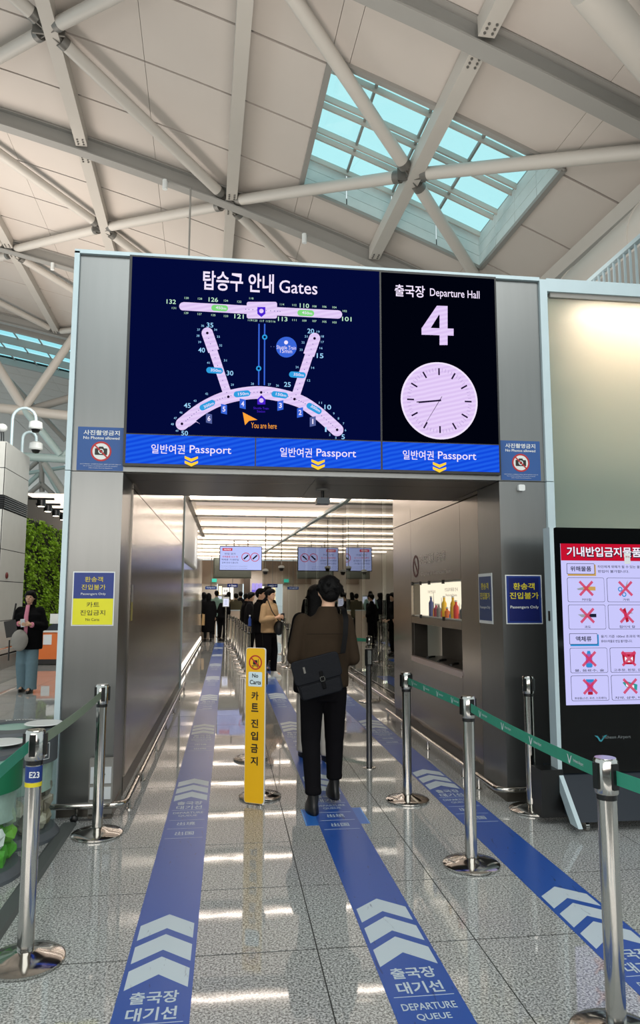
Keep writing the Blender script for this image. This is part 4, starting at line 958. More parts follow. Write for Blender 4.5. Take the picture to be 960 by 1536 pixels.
# ------------------------------------------------------------------ signs on the pillars
def board_px(name, lb, x0, y0, x1, y1, m, Y=FY, border=None, cat='sign'):
    a = at_y(x0, (y0+y1)/2, Y); b_ = at_y(x1, (y0+y1)/2, Y); T = at_y((x0+x1)/2, y0, Y).z; Bt = at_y((x0+x1)/2, y1, Y).z
    t = thing(name, lb, cat, ((a.x+b_.x)/2, Y, Bt))
    if border: B((a.x-.008, Y-.003, Bt-.008), (b_.x+.008, Y, T+.008)).build('white_border', border, t, False)
    B((a.x, Y-.005, Bt), (b_.x, Y-.001, T)).build('board', m, t, False)
    return t, (a.x, b_.x, Bt, T)
def ban_photo(lb, x0, y0, x1, y1, Y):
    t, (xa, xb, z0, z1) = board_px('no_photos_sign', lb, x0, y0, x1, y1, M['sblue'], Y)
    w = xb-xa; h_ = z1-z0; cx = (xa+xb)/2; Yt = Y-.005
    text('사진촬영금지', (cx, Yt, z1-.13*h_), XA, ZA, .76*w, .115*h_, M['white'], t, bold=.015); text('No Photos allowed', (cx, Yt, z1-.25*h_), XA, ZA, .76*w, .065*h_, M['white'], t, bold=.012)
    c = Vector((cx, Yt-.0005, z0+.44*h_)); r = .22*h_
    MB().prism([c+Vector((r*math.cos(k*math.pi/16), 0, r*math.sin(k*math.pi/16))) for k in range(32)], (0, -.0005, 0)).build('white_disc', M['white'], t, False)
    ring_mb(c-YA*.001, XA, ZA, r*.86, r*1.04, .0006).build('ban_ring', M['red'], t)
    MB().prism([c+Vector((x, -.0012, z)) for x, z in rrect(-r*.62, -r*.38, r*.62, r*.32, r*.08)], (0, -.0004, 0)).prism([c+Vector((x, -.0012, z)) for x, z in ((-r*.3, r*.3), (r*.3, r*.3), (r*.2, r*.5), (-r*.2, r*.5))], (0, -.0004, 0)).build('camera_icon', M['ink'], t, False)
    ring_mb(c-YA*.0022, XA, ZA, r*.17, r*.27, .0004).build('lens_icon', M['white'], t)
    MB().obox(c-YA*.003, XA-ZA, XA+ZA, YA, r*.93, r*.07, .0004).build('ban_bar', M['red'], t, False)
    for k, s in enumerate(('보안구역에서는 사진촬영 및 동영상 촬영이 금지되어 있습니다', 'Use of camera is prohibited in the security checkpoint', 'under Aviation Security Regulations')): text(s, (cx, Yt, z0+(.145-.045*k)*h_), XA, ZA, (.86, .72, .5)[k]*w, .022*h_, M['white'], t, 'small_print')
ban_photo('blue no photos sign on the left gate pillar', 116, 641, 187.5, 706, FY-.001)
ban_photo('blue no photos sign on the right gate pillar', 751, 661.5, 810, 720.5, FY-.001)
t, (xa, xb, z0, z1) = board_px('two_colour_sign', 'half blue and half yellow passengers only and no carts sign on left pillar', 110, 859, 170, 937, M['snavy'], FY-.002, M['white'])
B((xa, FY-.0085, z0), (xb, FY-.006, (z0+z1)/2)).build('yellow_half', M['syel'], t, False)
w = xb-xa; h_ = z1-z0; cx = (xa+xb)/2
for s, f_, ww, m in (('환송객', .87, .45, M['sytext']), ('진입불가', .72, .60, M['sytext']), ('카트', .385, .32, M['ink']), ('진입금지', .23, .62, M['ink'])): text(s, (cx, FY-.0095, z0+f_*h_), XA, ZA, ww*w, .10*h_, m, t, bold=.0)
text('Passengers Only', (cx, FY-.0095, z0+.585*h_), XA, ZA, .62*w, .055*h_, M['white'], t); text('No Carts', (cx, FY-.0095, z0+.10*h_), XA, ZA, .34*w, .05*h_, M['ink'], t)
t, (xa, xb, z0, z1) = board_px('passengers_only_sign', 'navy passengers only sign with silver frame on the front of the right pillar', 760, 864, 811.5, 934.5, M['snavy'], FY-.002, M['white'])
w = xb-xa; h_ = z1-z0; cx = (xa+xb)/2
MB().prism([(cx-w*.44, FY-.0075, z0+h_*.04), (cx+w*.44, FY-.0075, z0+h_*.04), (cx+w*.44, FY-.0075, z1-h_*.04), (cx-w*.44, FY-.0075, z1-h_*.04)], (0, -.0008, 0)).build('inner_panel', mat('deep_navy', '101c5e', .4), t, False)
for s, f_, ww, hh, m in (('환송객', .78, .62, .14, M['sytext']), ('진입불가', .58, .84, .14, M['sytext']), ('Passengers Only', .33, .82, .075, M['white'])): text(s, (cx, FY-.009, z0+f_*h_), XA, ZA, ww*w, hh*h_, m, t, bold=.012)
t = thing('passengers_only_sign', 'narrow looking navy passengers only sign inside the gate on the right steel wall', 'sign', (WX, 5.72, 1.3))
B((WX-.004, 5.565, 1.31), (WX, 5.875, 1.72)).build('white_border', M['white'], t, False); B((WX-.006, 5.58, 1.335), (WX-.004, 5.86, 1.695)).build('board', mat('steel_navy', '27406e', .45), t, False)
for s, z, ww, hh, m in (('환송객', 1.615, .17, .055, M['sytext']), ('진입불가', 1.535, .23, .055, M['sytext']), ('Passengers Only', 1.44, .23, .028, M['white'])): text(s, (WX-.006, 5.72, z), -YA, ZA, ww, hh, m, t, bold=.012)
t = thing('sticker_strip', 'thin clear and yellowed tape strip hanging on the left corridor wall', 'sticker', (-.77, 6.0, 1.3))
B((-.771, 5.95, 1.33), (-.768, 6.02, 1.48)).build('yellow_part', mat('old_tape', '9c8f4a', .5), t, False); B((-.771, 5.95, 1.48), (-.768, 6.02, 1.62)).build('clear_part', mat('clear_tape', '8e8a84', .3), t, False)

# leaflet holder beside the left pillar
t = thing('leaflet_stand', 'slim grey leaflet stand with papers and pen at the foot of left pillar', 'leaflet holder', (-.85, 5.3, 0))
B((-.935, 5.30, .02), (-.775, 5.345, .40)).build('back_plate', M['steelg'], t, False); B((-.93, 5.285, .0), (-.77, 5.345, .03)).build('foot', M['brushd'], t, False)
B((-.925, 5.292, .235), (-.785, 5.30, .345)).build('upper_leaflet', M['paper'], t, False); B((-.925, 5.287, .13), (-.785, 5.30, .21)).build('lower_leaflet', M['paper'], t, False)
MB().tube([(-.86, 5.289, .26), (-.825, 5.285, .30)], .003, 6).build('pen', M['black'], t)
# floor cable ramp
t = thing('cable_cover', 'long grey rubber cable cover lying diagonally on the floor at left', 'cable cover', (-1.03, 4.4, 0))
a_ = Vector((-1.035, 5.2, 0)); b2 = Vector((-1.03, 3.1, 0)); mb = MB(); sd = Vector((.05, 0, 0))
mb.prism([a_-sd, a_-sd*.6+ZA*.012, a_+sd*.6+ZA*.012, a_+sd], b2-a_); mb.build('rubber_strip', mat('grey_rubber', '4d5352', .6), t, False)
cb = thing('power_cable', 'thin black cable with plug at the end of the floor cable cover', 'cable', (-1.0, 5.25, 0))
MB().tube([(-.80, 5.26, .03), (-.9, 5.24, .012), (-1.0, 5.215, .02)], .006, 8).build('wire', M['black'], cb); MB().ell((-1.01, 5.215, .028), (.028, .02, .026)).build('plug', M['black'], cb)

# ------------------------------------------------------------------ bins
def bin_(lb, cx, cy, r, h_, bandm, bandtxt, rimtxt, content):
    t = thing('waste_bin', lb, 'bin', (cx, cy, 0))
    MB().lathe((cx, cy, 0), [(r+.035, 0), (r+.035, .02), (r+.005, .055), (r-.02, .06)], 40).build('base_ring', mat('bin_grey', '50565b', .5), t)
    bg_ = sky_glass((.90, .96, .94, 1), 'bin_plastic') if 'bin_plastic' not in bpy.data.materials else bpy.data.materials['bin_plastic']
    o = MB().lathe((cx, cy, 0), [(r, .055), (r, h_*.70)], 40).build('clear_drum', bg_, t)
    MB().lathe((cx, cy, 0), [(r+.003, h_*.68), (r+.003, h_*.90)], 40).build('colour_band', bandm, t)
    MB().lathe((cx, cy, 0), [(r+.001, h_*.90), (r+.012, h_*.92), (r+.012, h_*.965), (r+.0, h_*.97)], 40).build('bag_edge', mat('mint_bag', '93b8ac', .4), t)
    MB().lathe((cx, cy, 0), [(r*.62, h_*.96), (r*.62, h_*.99), (r+.015, h_*.985), (r+.02, h_*.955), (r+.015, h_*.95)], 40).build('lid_ring', MATS['bin_grey'], t)
    random.seed(int(cx*1000))
    mb = MB()
    bgm = mat('crumpled_bag', 'a3b8ae', .35, var=.3, scale=14, bump=.6)
    mb.lathe((cx, cy, 0), [(r*.9, .30), (r*.94, h_*.5), (r*.9, h_*.72)], 40); o = mb.build('bag_liner', bgm, t)
    for v in o.data.vertices:
        k = 1+.035*math.sin(v.co.z*60+v.co.x*37)+random.uniform(-.02, .02); v.co.x *= k; v.co.y *= k
    for k in range(16):
        c_ = content[k % len(content)]; a = .35-k*.21; rr = r*.76
        mb = MB().ell((cx+rr*math.cos(a), cy+rr*math.sin(a), .115+.10*(k % 3)), (.05, .05, .055), Matrix.Rotation(k*1.3, 3, 'Z'), 7, 5)
        for v in mb.v: v += Vector((random.uniform(-.012, .012), random.uniform(-.012, .012), random.uniform(-.02, .02)))
        mb.build('trash_item', mat('trash_'+c_, c_, .5, var=.3, scale=25), t, False)
    if bandtxt:
        a = -1.15; d = Vector((math.cos(a), math.sin(a), 0)); s_ = Vector((-d.y, d.x, 0)); c = Vector((cx, cy, h_*.79))+d*(r+.006)
        text(bandtxt, c, s_, ZA, .13, .085, M['white'], t, bold=.01)
    if rimtxt:
        for i, s in enumerate(rimtxt):
            a = math.radians(62+i*13); d = Vector((math.cos(a), math.sin(a), 0)); text(s, Vector((cx, cy, h_*.99))+d*r*.82, Vector((d.y, -d.x, 0))*-1, -d*1, .045, .045, M['white'], t, bold=.02)
    return t
bB = bin_('grey banded transparent waste bin behind, next to the left pillar', -1.36, 4.97, .27, .70, mat('bin_band_grey', '4c5256', .5), None, '기레쓰반일', ['8a7f6a', '9b8f80', '6f6a60', 'b8b0a0'])
p = (-1.36, 4.97); a = -.55; d = Vector((math.cos(a), math.sin(a), 0)); s_ = Vector((-d.y, d.x, 0)); c = Vector((p[0], p[1], .555))+d*.276
for (u0, u1, z0, z1) in ((-.035, .035, -.05, -.046), (-.035, .035, .046, .05), (-.035, -.031, -.05, .05), (.031, .035, -.05, .05), (-.02, .004, -.03, -.002), (.008, .014, -.03, .035)):
    MB().prism([c+s_*u0+ZA*z0, c+s_*u1+ZA*z0, c+s_*u1+ZA*z1, c+s_*u0+ZA*z1], d*.001).build('litter_icon', M['white'], bB, False)
bA = bin_('green banded transparent recycling bin in front at the left edge', -1.42, 4.34, .28, .68, mat('bin_band_green', '0b6b45', .45), '재활용\nRecyclable', None, ['58b02e', '7cc043', '8f9f88', '4da32a', 'd8ded8', '6b4a35'])
t = thing('bin_flap_lid', 'pale grey round plate sticking out over the grey banded bin', 'lid', (-1.15, 4.97, .70)); MB().lathe((-1.17, 4.95, .705), [(.115, 0), (.12, .003), (.115, .007), (.001, .008)], 32).build('plate', M['white'], t)
t = thing('bin_flap_lid', 'pale grey round plate over the green banded bin', 'lid', (-1.25, 4.5, .69)); MB().lathe((-1.27, 4.42, .69), [(.115, 0), (.12, .003), (.115, .007), (.001, .008)], 32).build('plate', M['white'], t)

# ------------------------------------------------------------------ information kiosk
KY = 4.80
k_ = thing('information_kiosk', 'tall black digital kiosk showing banned carry on items at the right edge', 'kiosk', (2.68, KY, 0))
kx0, kx1 = 2.285, 3.06
MB().prism([(x, KY, z) for x, z in rrect(kx0, .33, kx1, 2.02, .02)], (0, .09, 0)).build('black_glass_body', M['blackg'], k_, False)
MB().prism([(kx0-.03, KY-.005, .32), (kx0-.03, KY+.10, .32), (kx0-.03, KY+.10, 2.02), (kx0-.03, KY-.005, 2.02)], (.03, 0, 0)).build('side_trim', M['alu'], k_, False)
for x in (kx0-.03, kx1):
    MB().prism([(x, KY-.005, .34), (x, KY+.09, .34), (x, KY-.16, .05), (x, KY-.27, .05)], (.03, 0, 0)).build('foot_trim', M['alu'], k_, False)
MB().prism([(kx0, KY+.02, .33), (kx0, KY+.3, .33), (kx0, KY+.3, .07), (kx0, KY-.21, .07)], (kx1-kx0, 0, 0)).build('lower_cabinet', M['navyp'], k_, False)
B((kx0-.16, KY-.02, .05), (kx0, KY+.13, .36)).build('rear_box', M['black'], k_, False)
for x in (kx0+.08, kx1-.08):
    MB().tube([(x-.012, KY-.15, .033), (x+.012, KY-.15, .033)], .033, 20).build('caster', M['chrome'], k_)
B((kx0-.032, KY+.03, 1.36), (kx0-.029, KY+.06, 1.43)).build('side_switch', M['black'], k_, False)
Yk = KY-.001
def xmat():
    m = emis('kiosk_cross', 'd0355c', 1); n = m.node_tree.nodes; l = m.node_tree.links; t_ = n.new('ShaderNodeBsdfTransparent'); mx = n.new('ShaderNodeMixShader'); mx.inputs[0].default_value = .68
    l.new(t_.outputs[0], mx.inputs[1]); l.new(n['Principled BSDF'].outputs[0], mx.inputs[2]); l.new(mx.outputs[0], n['Material Output'].inputs[0]); return m
def kpx(name, pts, off, m): polypx(pts, Yk, off, m, k_, name)
def kz(px, py): return at_y(px, py, Yk)
K_bg = emis('kiosk_screen', 'c9c8fb', 1.0); K_red = emis('kiosk_red', 'c4122f', 1); K_wh = emis('kiosk_white', 'f6f2ff', 1); K_dk = emis('kiosk_outline', '1c2136', 1)
K_rx = xmat(); K_bl = emis('kiosk_blue', '2f8fd0', 1); K_gd = emis('kiosk_gold', 'c9a15a', 1); K_gr = emis('kiosk_grey', '9a9fa8', 1); K_r2 = emis('kiosk_item_red', 'b01c30', 1); K_tl = emis('kiosk_teal', '2f9a98', 1); K_pu = emis('kiosk_purple', '9a64b8', 1)
sx0, sx1 = kz(848, 940).x-.015, 2.985; sz0, sz1 = .785, 1.905
B((sx0, KY-.004, sz0), (sx1, KY, sz1)).build('screen', K_bg, k_, False)
B((sx0, KY-.006, 1.785), (sx1, KY-.004, sz1)).build('red_header', K_red, k_, False)
SW = sx1-sx0
def ku(u): return sx0+SW*u
text('기내반입금지물품', (ku(.5), KY-.006, 1.845), XA, ZA, SW*.88, .078, K_dk, k_, 'header_shadow', .06, 1, .001); text('기내반입금지물품', (ku(.5)-.003, KY-.008, 1.848), XA, ZA, SW*.86, .070, K_wh, k_, 'header_lettering', .02, 1, .001)
def kcard(x0, x1, z0, z1):
    MB().prism([(x, KY-.0045, z) for x, z in rrect(ku(x0), z0, ku(x1), z1, .012)], (0, -.0008, 0)).build('card_outline', K_dk, k_, False)
    MB().prism([(x, KY-.0055, z) for x, z in rrect(ku(x0)+.0025, z0+.0025, ku(x1)-.0025, z1-.0025, .011)], (0, -.0008, 0)).build('card', K_bg, k_, False)
def kshape(pts, m, off=.0068): MB().prism([(x, KY-off, z) for x, z in pts], (0, -.0006, 0)).build('banned_item_icon', m, k_, False)
def kcross(cx, cz, r=.055):
    for s_ in (1, -1): MB().obox((cx, KY-.0085, cz), (1, 0, s_), (-s_, 0, 1), (0, 1, 0), r*1.25, .009, .0004).build('red_cross', K_rx, k_, False)
for (zt, ttl, col, d1, d2) in ((1.765, '위해물품', K_gd, '타인에게 위해가 될 수 있는 물품은', '반입이 불가합니다.'), (1.275, '액체류', K_bl, '용기 기준 100ml 초과의 액체류는', '휴대수하물로 반입 불가합니다.')):
    B((ku(.07), KY-.0052, zt-.088), (ku(.395), KY-.0045, zt-.008)).build('title_shadow', col, k_, False)
    MB().prism([(x, KY-.0055, z) for x, z in rrect(ku(.06), zt-.076, ku(.38), zt, .006)], (0, -.0006, 0)).build('title_outline', K_dk, k_, False)
    MB().prism([(x, KY-.0062, z) for x, z in rrect(ku(.06)+.003, zt-.073, ku(.38)-.003, zt-.003, .005)], (0, -.0006, 0)).build('title_box', K_bg, k_, False)
    text(ttl, (ku(.22), KY-.007, zt-.038), XA, ZA, SW*(.24 if len(ttl) > 3 else .18), .036, K_dk, k_, 'title_lettering', .02, 1, .001)
    text(d1, (ku(.70), KY-.005, zt-.022), XA, ZA, SW*.56, .020, K_dk, k_, 'body_lettering', .01, 1, .001); text(d2, (ku(.60), KY-.005, zt-.055), XA, ZA, SW*.36, .020, K_dk, k_, 'body_lettering', .01, 1, .001)
cards = [(0, 1.665, '커터칼'), (1, 1.665, '가위'), (0, 1.475, '과도'), (1, 1.475, '접이식 칼'), (0, 1.175, '물, 음료수, 술'), (1, 1.175, '고추장, 된장, 김치'), (0, .985, '화장품(스킨, 로션, 스프레이)'), (1, .985, '치약, 샴푸, 바디')]
for (cix, zt, cap_) in cards:
    x0, x1 = (.06, .485) if cix == 0 else (.515, .94); kcard(x0, x1, zt-.172, zt)
    cx = ku((x0+x1)/2); cz = zt-.076
    text(cap_, (cx, KY-.007, zt-.155), XA, ZA, min(SW*.36, .024*len(cap_)), .018, K_dk, k_, 'card_lettering', .01, 1, .001)
    if cap_ == '커터칼': kshape([(cx-.02, cz+.015), (cx+.07, cz+.012), (cx+.07, cz-.015), (cx-.02, cz-.015)], K_gd); kshape([(cx-.07, cz-.002), (cx-.02, cz+.01), (cx-.02, cz-.012), (cx-.06, cz-.012)], K_gr)
    elif cap_ == '가위':
        kshape([(cx-.01, cz-.005), (cx+.045, cz+.05), (cx+.01, cz-.01)], K_gr); kshape([(cx-.01, cz-.01), (cx+.02, cz+.06), (cx+.01, cz-.005)], K_gr)
        for q in ((-.04, -.005), (-.012, -.042)): ring_mb((cx+q[0], KY-.0068, cz+q[1]), XA, ZA, .010, .017, .0006).build('banned_item_icon', K_bl, k_)
    elif cap_ == '과도': kshape([(cx-.07, cz+.008), (cx+.015, cz+.01), (cx+.015, cz-.012), (cx-.04, cz-.012)], K_gr); kshape([(cx+.015, cz+.012), (cx+.068, cz+.012), (cx+.068, cz-.012), (cx+.015, cz-.012)], K_dk)
    elif cap_ == '접이식 칼': kshape([(cx-.03, cz+.04), (cx-.008, cz+.055), (cx+.015, cz-.04), (cx-.005, cz-.05)], K_r2); kshape([(cx+.02, cz+.03), (cx+.05, cz+.015), (cx+.018, cz+.012)], K_gr)
    elif cap_.startswith('물'): kshape(rrect(cx-.024, cz-.06, cx+.024, cz+.035, .012), K_pu); kshape(rrect(cx-.022, cz-.058, cx+.022, cz-.03, .008), K_bl, .0074); kshape([(cx-.016, cz+.03), (cx+.016, cz+.03), (cx+.010, cz+.055), (cx-.010, cz+.055)], K_bl)
    elif cap_.startswith('고'): kshape([(cx-.05, cz+.03), (cx+.05, cz+.03), (cx+.04, cz-.04), (cx-.04, cz-.04)], K_r2); kshape(rrect(cx-.055, cz+.028, cx+.055, cz+.045, .004), K_rx); kshape(rrect(cx-.03, cz-.025, cx+.03, cz+.012, .004), K_wh, .0074)
    elif cap_.startswith('화'): kshape([(cx-.03, cz+.05), (cx+.03, cz+.05), (cx+.018, cz-.035), (cx-.018, cz-.035)], K_pu); kshape([(cx-.03, cz+.05), (cx+.03, cz+.05), (cx+.027, cz+.03), (cx-.027, cz+.03)], K_bl, .0074); kshape(rrect(cx-.018, cz-.055, cx+.018, cz-.035, .004), K_r2)
    else: kshape([(cx-.055, cz+.025), (cx-.03, cz+.035), (cx+.055, cz+.01), (cx+.05, cz-.03), (cx-.03, cz-.005)], K_tl); kshape([(cx-.03, cz+.02), (cx+.03, cz+.005), (cx+.028, cz-.02), (cx-.03, cz)], K_wh, .0074)
    kcross(cx, cz)
lm = mat('kiosk_logo_grey', '6f7678', .5)
text('Incheon Airport', (kz(925, 1106).x, KY-.001, kz(925, 1106).z), XA, ZA, (kz(953, 1106)-kz(911, 1106)).length, .026, lm, k_, 'logo_lettering')
c = kz(901, 1107)
MB().prism([c+Vector((a*.024, -.001, b_*.018)) for a, b_ in [(-1.9, 1.0), (-.9, .8), (-.35, -.1), (0, -.9), (.5, -.1), (1.1, .9), (2.0, 1.1), (1.1, .0), (.3, -1.25), (0, -1.4), (-.5, -1.1), (-1.0, .1)]], (0, -.0005, 0)).build('bird_logo', mat('kiosk_logo_teal', '2f8a99', .5), k_, False)
stk = thing('kiosk_sticker', 'small white and red sticker on the kiosk header edge', 'sticker', (kz(940, 836).x, KY-.01, 1.76)); q = kz(940, 838); B((q.x-.022, KY-.010, q.z-.038), (q.x+.022, KY-.009, q.z+.04)).build('paper', M['paper'], stk, False); text('주의', (q.x, KY-.010, q.z+.012), XA, ZA, .03, .015, M['red'], stk)
# ------------------------------------------------------------------ LEFT CONCOURSE
col = thing('clad_column', 'broad pale stone clad block with black vent louver at the left edge', 'column', (-5.6, 16.4, 0))
CX, CY0, CY1 = -4.69, 15.51, 17.30
B((-7.4, CY0+.01, 0), (CX-.01, CY1-.01, 4.74)).build('core', M['dark_back'], col, False)
zs = [.30, at_x(33, 928, CX).z, at_x(36, 874, CX).z, at_x(40, 831, CX).z, 3.33]
zs2 = [3.62, 4.2, 4.77]
for zz in (zs, zs2):
    for a, b_ in zip(zz, zz[1:]):
        B((CX-.03, CY0+.03, a+.008), (CX, CY1, b_-.008)).build('stone_panel', M['clad'], col, False)
        for k in range(2): B((-7.4+k*1.35, CY0, a+.008), (-7.4+(k+1)*1.35-.01, CY0+.03, b_-.008)).build('stone_panel', M['clad'], col, False)
for k in range(6):
    z = 3.35+k*.045
    B((CX-.02, CY0+.02, z), (CX+.015, CY1-.01, z+.025)).build('louver_blade', M['black'], col, False); B((-7.4, CY0-.01, z), (CX, CY0+.02, z+.025)).build('louver_blade', M['black'], col, False)
B((-7.4, CY0-.04, 0), (CX+.04, CY1, .27)).build('plinth', mat('plinth_stone', '8f918e', .5), col, False)
MB().tube([(CX+.12, CY0-.2, .45), (CX+.12, CY1, .45)], .025, 10).build('guard_rail', M['chrome'], col)
MB().ell((CX+.02, 15.95, 1.95), (.03, .05, .07)).build('red_call_button', mat('dark_red_plastic', '5c2020', .4), col)
def gooseneck(lb, x, y, zt, w, dz, off=0):
    t = thing('dome_camera', lb, 'camera', (x, y, 4.75)); zb = 4.75
    pts = [(x, y, zb), (x, y, zt-w/2)] + [(x+w/2-w/2*math.cos(math.radians(a)), y, zt-w/2+w/2*math.sin(math.radians(a))) for a in range(20, 181, 20)] + [(x+w, y, zt-dz)]
    MB().tube(pts, .032, 12).build('gooseneck_pole', M['alu'], t)
    MB().lathe((x+w, y, zt-dz-.2), [(.13, 0), (.15, .03), (.14, .16), (.06, .2)], 20).build('white_housing', M['white'], t); MB().lathe((x+w, y, zt-dz-.28), [(.001, 0), (.07, .02), (.10, .08)], 18).build('dark_dome', M['black'], t)
p = at_y(17, 664, 16.2); q = at_y(34, 612, 16.2); gooseneck('white dome camera on the taller hooked pole above the clad column', p.x, 16.2, q.z, .5, .28)
p = at_y(33, 680, 16.8); q = at_y(43, 648, 16.8); gooseneck('white dome camera on the shorter hooked pole above the clad column', p.x, 16.8, q.z, .3, .22)
t = thing('antenna_unit', 'white box on thin dark legs on top of the clad column, cut by left edge', 'antenna', (-5.2, 16.3, 4.75)); p = at_y(3, 642, 16.3)
MB().ell((p.x, 16.3, p.z), (.12, .1, .10)).build('white_case', M['white'], t)
for d in (-.06, .0, .06): MB().tube([(p.x+d, 16.3, 4.74), (p.x+d*.6, 16.3, p.z-.05)], .012, 6).build('leg', M['black'], t)

GX = -5.6
gw = thing('green_plant_wall', 'tall vertical garden wall of dense green leaves behind the clad column', 'plant wall', (GX, 22, .6))
g0 = at_x(45, 778, GX); g1 = at_x(97, 797, GX); gy0, gy1 = 17.6, g1.y+2.2; gzt = (g0.z+g1.z)/2
B((GX-.25, gy0, .55), (GX-.1, gy1, gzt)).build('backing_panel', mat('dark_soil', '141a0c', .9), gw, False)
B((GX-.3, gy0, 0), (GX+.05, gy1, .55)).build('planter_box', M['white'], gw, False)
random.seed(11)
lv = mat('plant_leaf', '8ab52a', .5, var=.85, scale=7)
mbs = MB()
for k in range(11000):
    y = random.uniform(gy0, gy1); z = random.uniform(.5, gzt)
    lump = .12*math.sin(y*4.1+z*2.2)+.10*math.sin(z*5.3-y*1.7)
    c = Vector((GX+.02+lump+random.uniform(-.06, .08), y, z))
    a = Vector((random.uniform(.2, 1), random.uniform(-1, 1), random.uniform(-1.2, .2))).normalized(); s_ = a.cross(Vector((random.uniform(-1, 1), random.uniform(-1, 1), 1))).normalized(); L = random.uniform(.07, .13)
    b = len(mbs.v); mbs.v += [c, c+a*L*.5+s_*L*.3, c+a*L, c+a*L*.5-s_*L*.3]; mbs.f.append((b, b+1, b+2, b+3))
me = bpy.data.meshes.new('foliage'); me.from_pydata([v-Vector((GX, 22, .6)) for v in mbs.v], [], mbs.f); me.materials.append(lv)
o = bpy.data.objects.new('foliage', me); C.objects.link(o); o.parent = gw; o['kind'] = 'stuff'
wbk = struct('wall_far')
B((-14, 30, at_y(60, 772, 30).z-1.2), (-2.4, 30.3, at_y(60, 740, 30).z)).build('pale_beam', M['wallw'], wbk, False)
B((-14, 30.3, 0), (-2.4, 30.5, at_y(60, 772, 30).z-1.2)).build('taupe_wall', M['wallp'], wbk, False)  # lower wall in the taupe wall paint
B((-8.2, 17.5, 0), (-5.95, 29, at_x(60, 752, -5.95).z)).build('dark_clad_wall', mat('dark_wall', '33312e', .6), wbk, False)
for k in range(4):
    px, py = ((62, 754), (72, 762), (84, 769), (95, 775))[k]; p = at_x(px, py, -4.9-.05*k)
    t = thing('spotlight', ('black spotlight bar above the plant wall, ' + ['nearest the clad column', 'second from the clad column', 'third from the clad column', 'beside the gate pillar']
[k]), 'lamp', tuple(p), 'spotlights above the plant wall')
    MB().obox(p+ZA*.1, XA, YA, ZA, .32, .04, .025).build('arm', M['black'], t, False); MB().lathe(p-ZA*.1, [(.11, 0), (.11, .16), (.05, .2)], 16).build('lamp_head', M['black'], t)
    MB().lathe(p-ZA*.105, [(.001, 0), (.085, 0), (.085, .01)], 16).build('glowing_lens', emis('spot_lens', 'fff0d8', 6), t)
dk = thing('orange_counter', 'orange fronted service counter with a sheet of paper at left', 'counter', (-3.9, 16.7, 0))
B((-4.40, 16.7, .13), (-2.9, 17.3, .72)).build('orange_front', M['orange'], dk, False); B((-4.35, 16.75, .02), (-2.95, 17.25, .13)).build('black_base', M['black'], dk, False)
B((-4.43, 16.68, .72), (-2.85, 17.35, .75)).build('counter_top', M['white'], dk, False)
p = at_y(65, 952, 16.69); q = at_y(77, 967, 16.69); B((p.x, 16.69, q.z), (q.x, 16.70, p.z)).build('paper_sheet', M['paper'], dk, False)
t = thing('counter_monitor', 'pale monitor and box on the orange counter', 'monitor', (-3.8, 17.0, .75))
B((-3.98, 16.95, .90), (-3.45, 17.0, 1.12)).build('white_back', M['white'], t, False); MB().prism([(-4.1, 16.9, .75), (-3.5, 16.9, .75), (-3.7, 16.9, .90), (-3.9, 16.9, .90)], (0, .12, 0)).build('stand', M['navyp'], t, False)

# ------------------------------------------------------------------ gates / counter at the end of the corridor
for k, (x0, x1) in enumerate(((-1.35, -1.15), (-1.03, -.62), (.0, .42), (.6, .8))):
    t = thing('queue_barrier', 'low pale barrier panel at the end of the corridor, ' + ['leftmost behind the light wall', 'left of the blue queue line', 'right of the blue queue line', 'rightmost behind the row of posts'][k], 'barrier', (x0, 25.2, 0))
    B((x0, 25.2, .05), (x1, 25.26, 1.02)).build('panel', mat('beige_panel', 'c4b3a2', .4), t, False); B((x0, 25.17, 0), (x1, 25.3, .05)).build('base', M['brushd'], t, False); B((x0-.01, 25.19, 1.02), (x1+.01, 25.27, 1.05)).build('top_cap', M['alu'], t, False)
for k, (px, py, Y) in enumerate(((296, 903, 24.6), (339, 903, 24.6), (329, 899, 27.5), (469, 890, 26))):
    p = at_y(px, py, Y); t = thing('notice_stand', 'white glowing notice on a slim pole, ' + ['left of the crowd at the corridor end', 'right of the crowd at the corridor end', 'farther back between the other two', 'beside the glass partition'][k], 'sign', (p.x, Y, 0), 'notice stands at the corridor end')
    B((p.x-.11, Y-.02, p.z-.16), (p.x+.11, Y+.02, p.z+.17)).build('frame', M['white'], t, False); B((p.x-.085, Y-.025, p.z-.14), (p.x+.085, Y-.02, p.z+.11)).build('lit_sheet', emis('notice_sheet', 'dfe2fb', 1.1), t, False)
    for r_ in range(4): B((p.x-.05, Y-.027, p.z-.08+r_*.045), (p.x+.05, Y-.025, p.z-.07+r_*.045)).build('text_line', mat('grey_print', '7b7f9a', .5), t, False)
    MB().tube([(p.x, Y, 0), (p.x, Y, p.z-.16)], .022, 10).lathe((p.x, Y, 0), [(.12, 0), (.12, .015), (.03, .03)], 20).build('pole', M['chrome'], t)

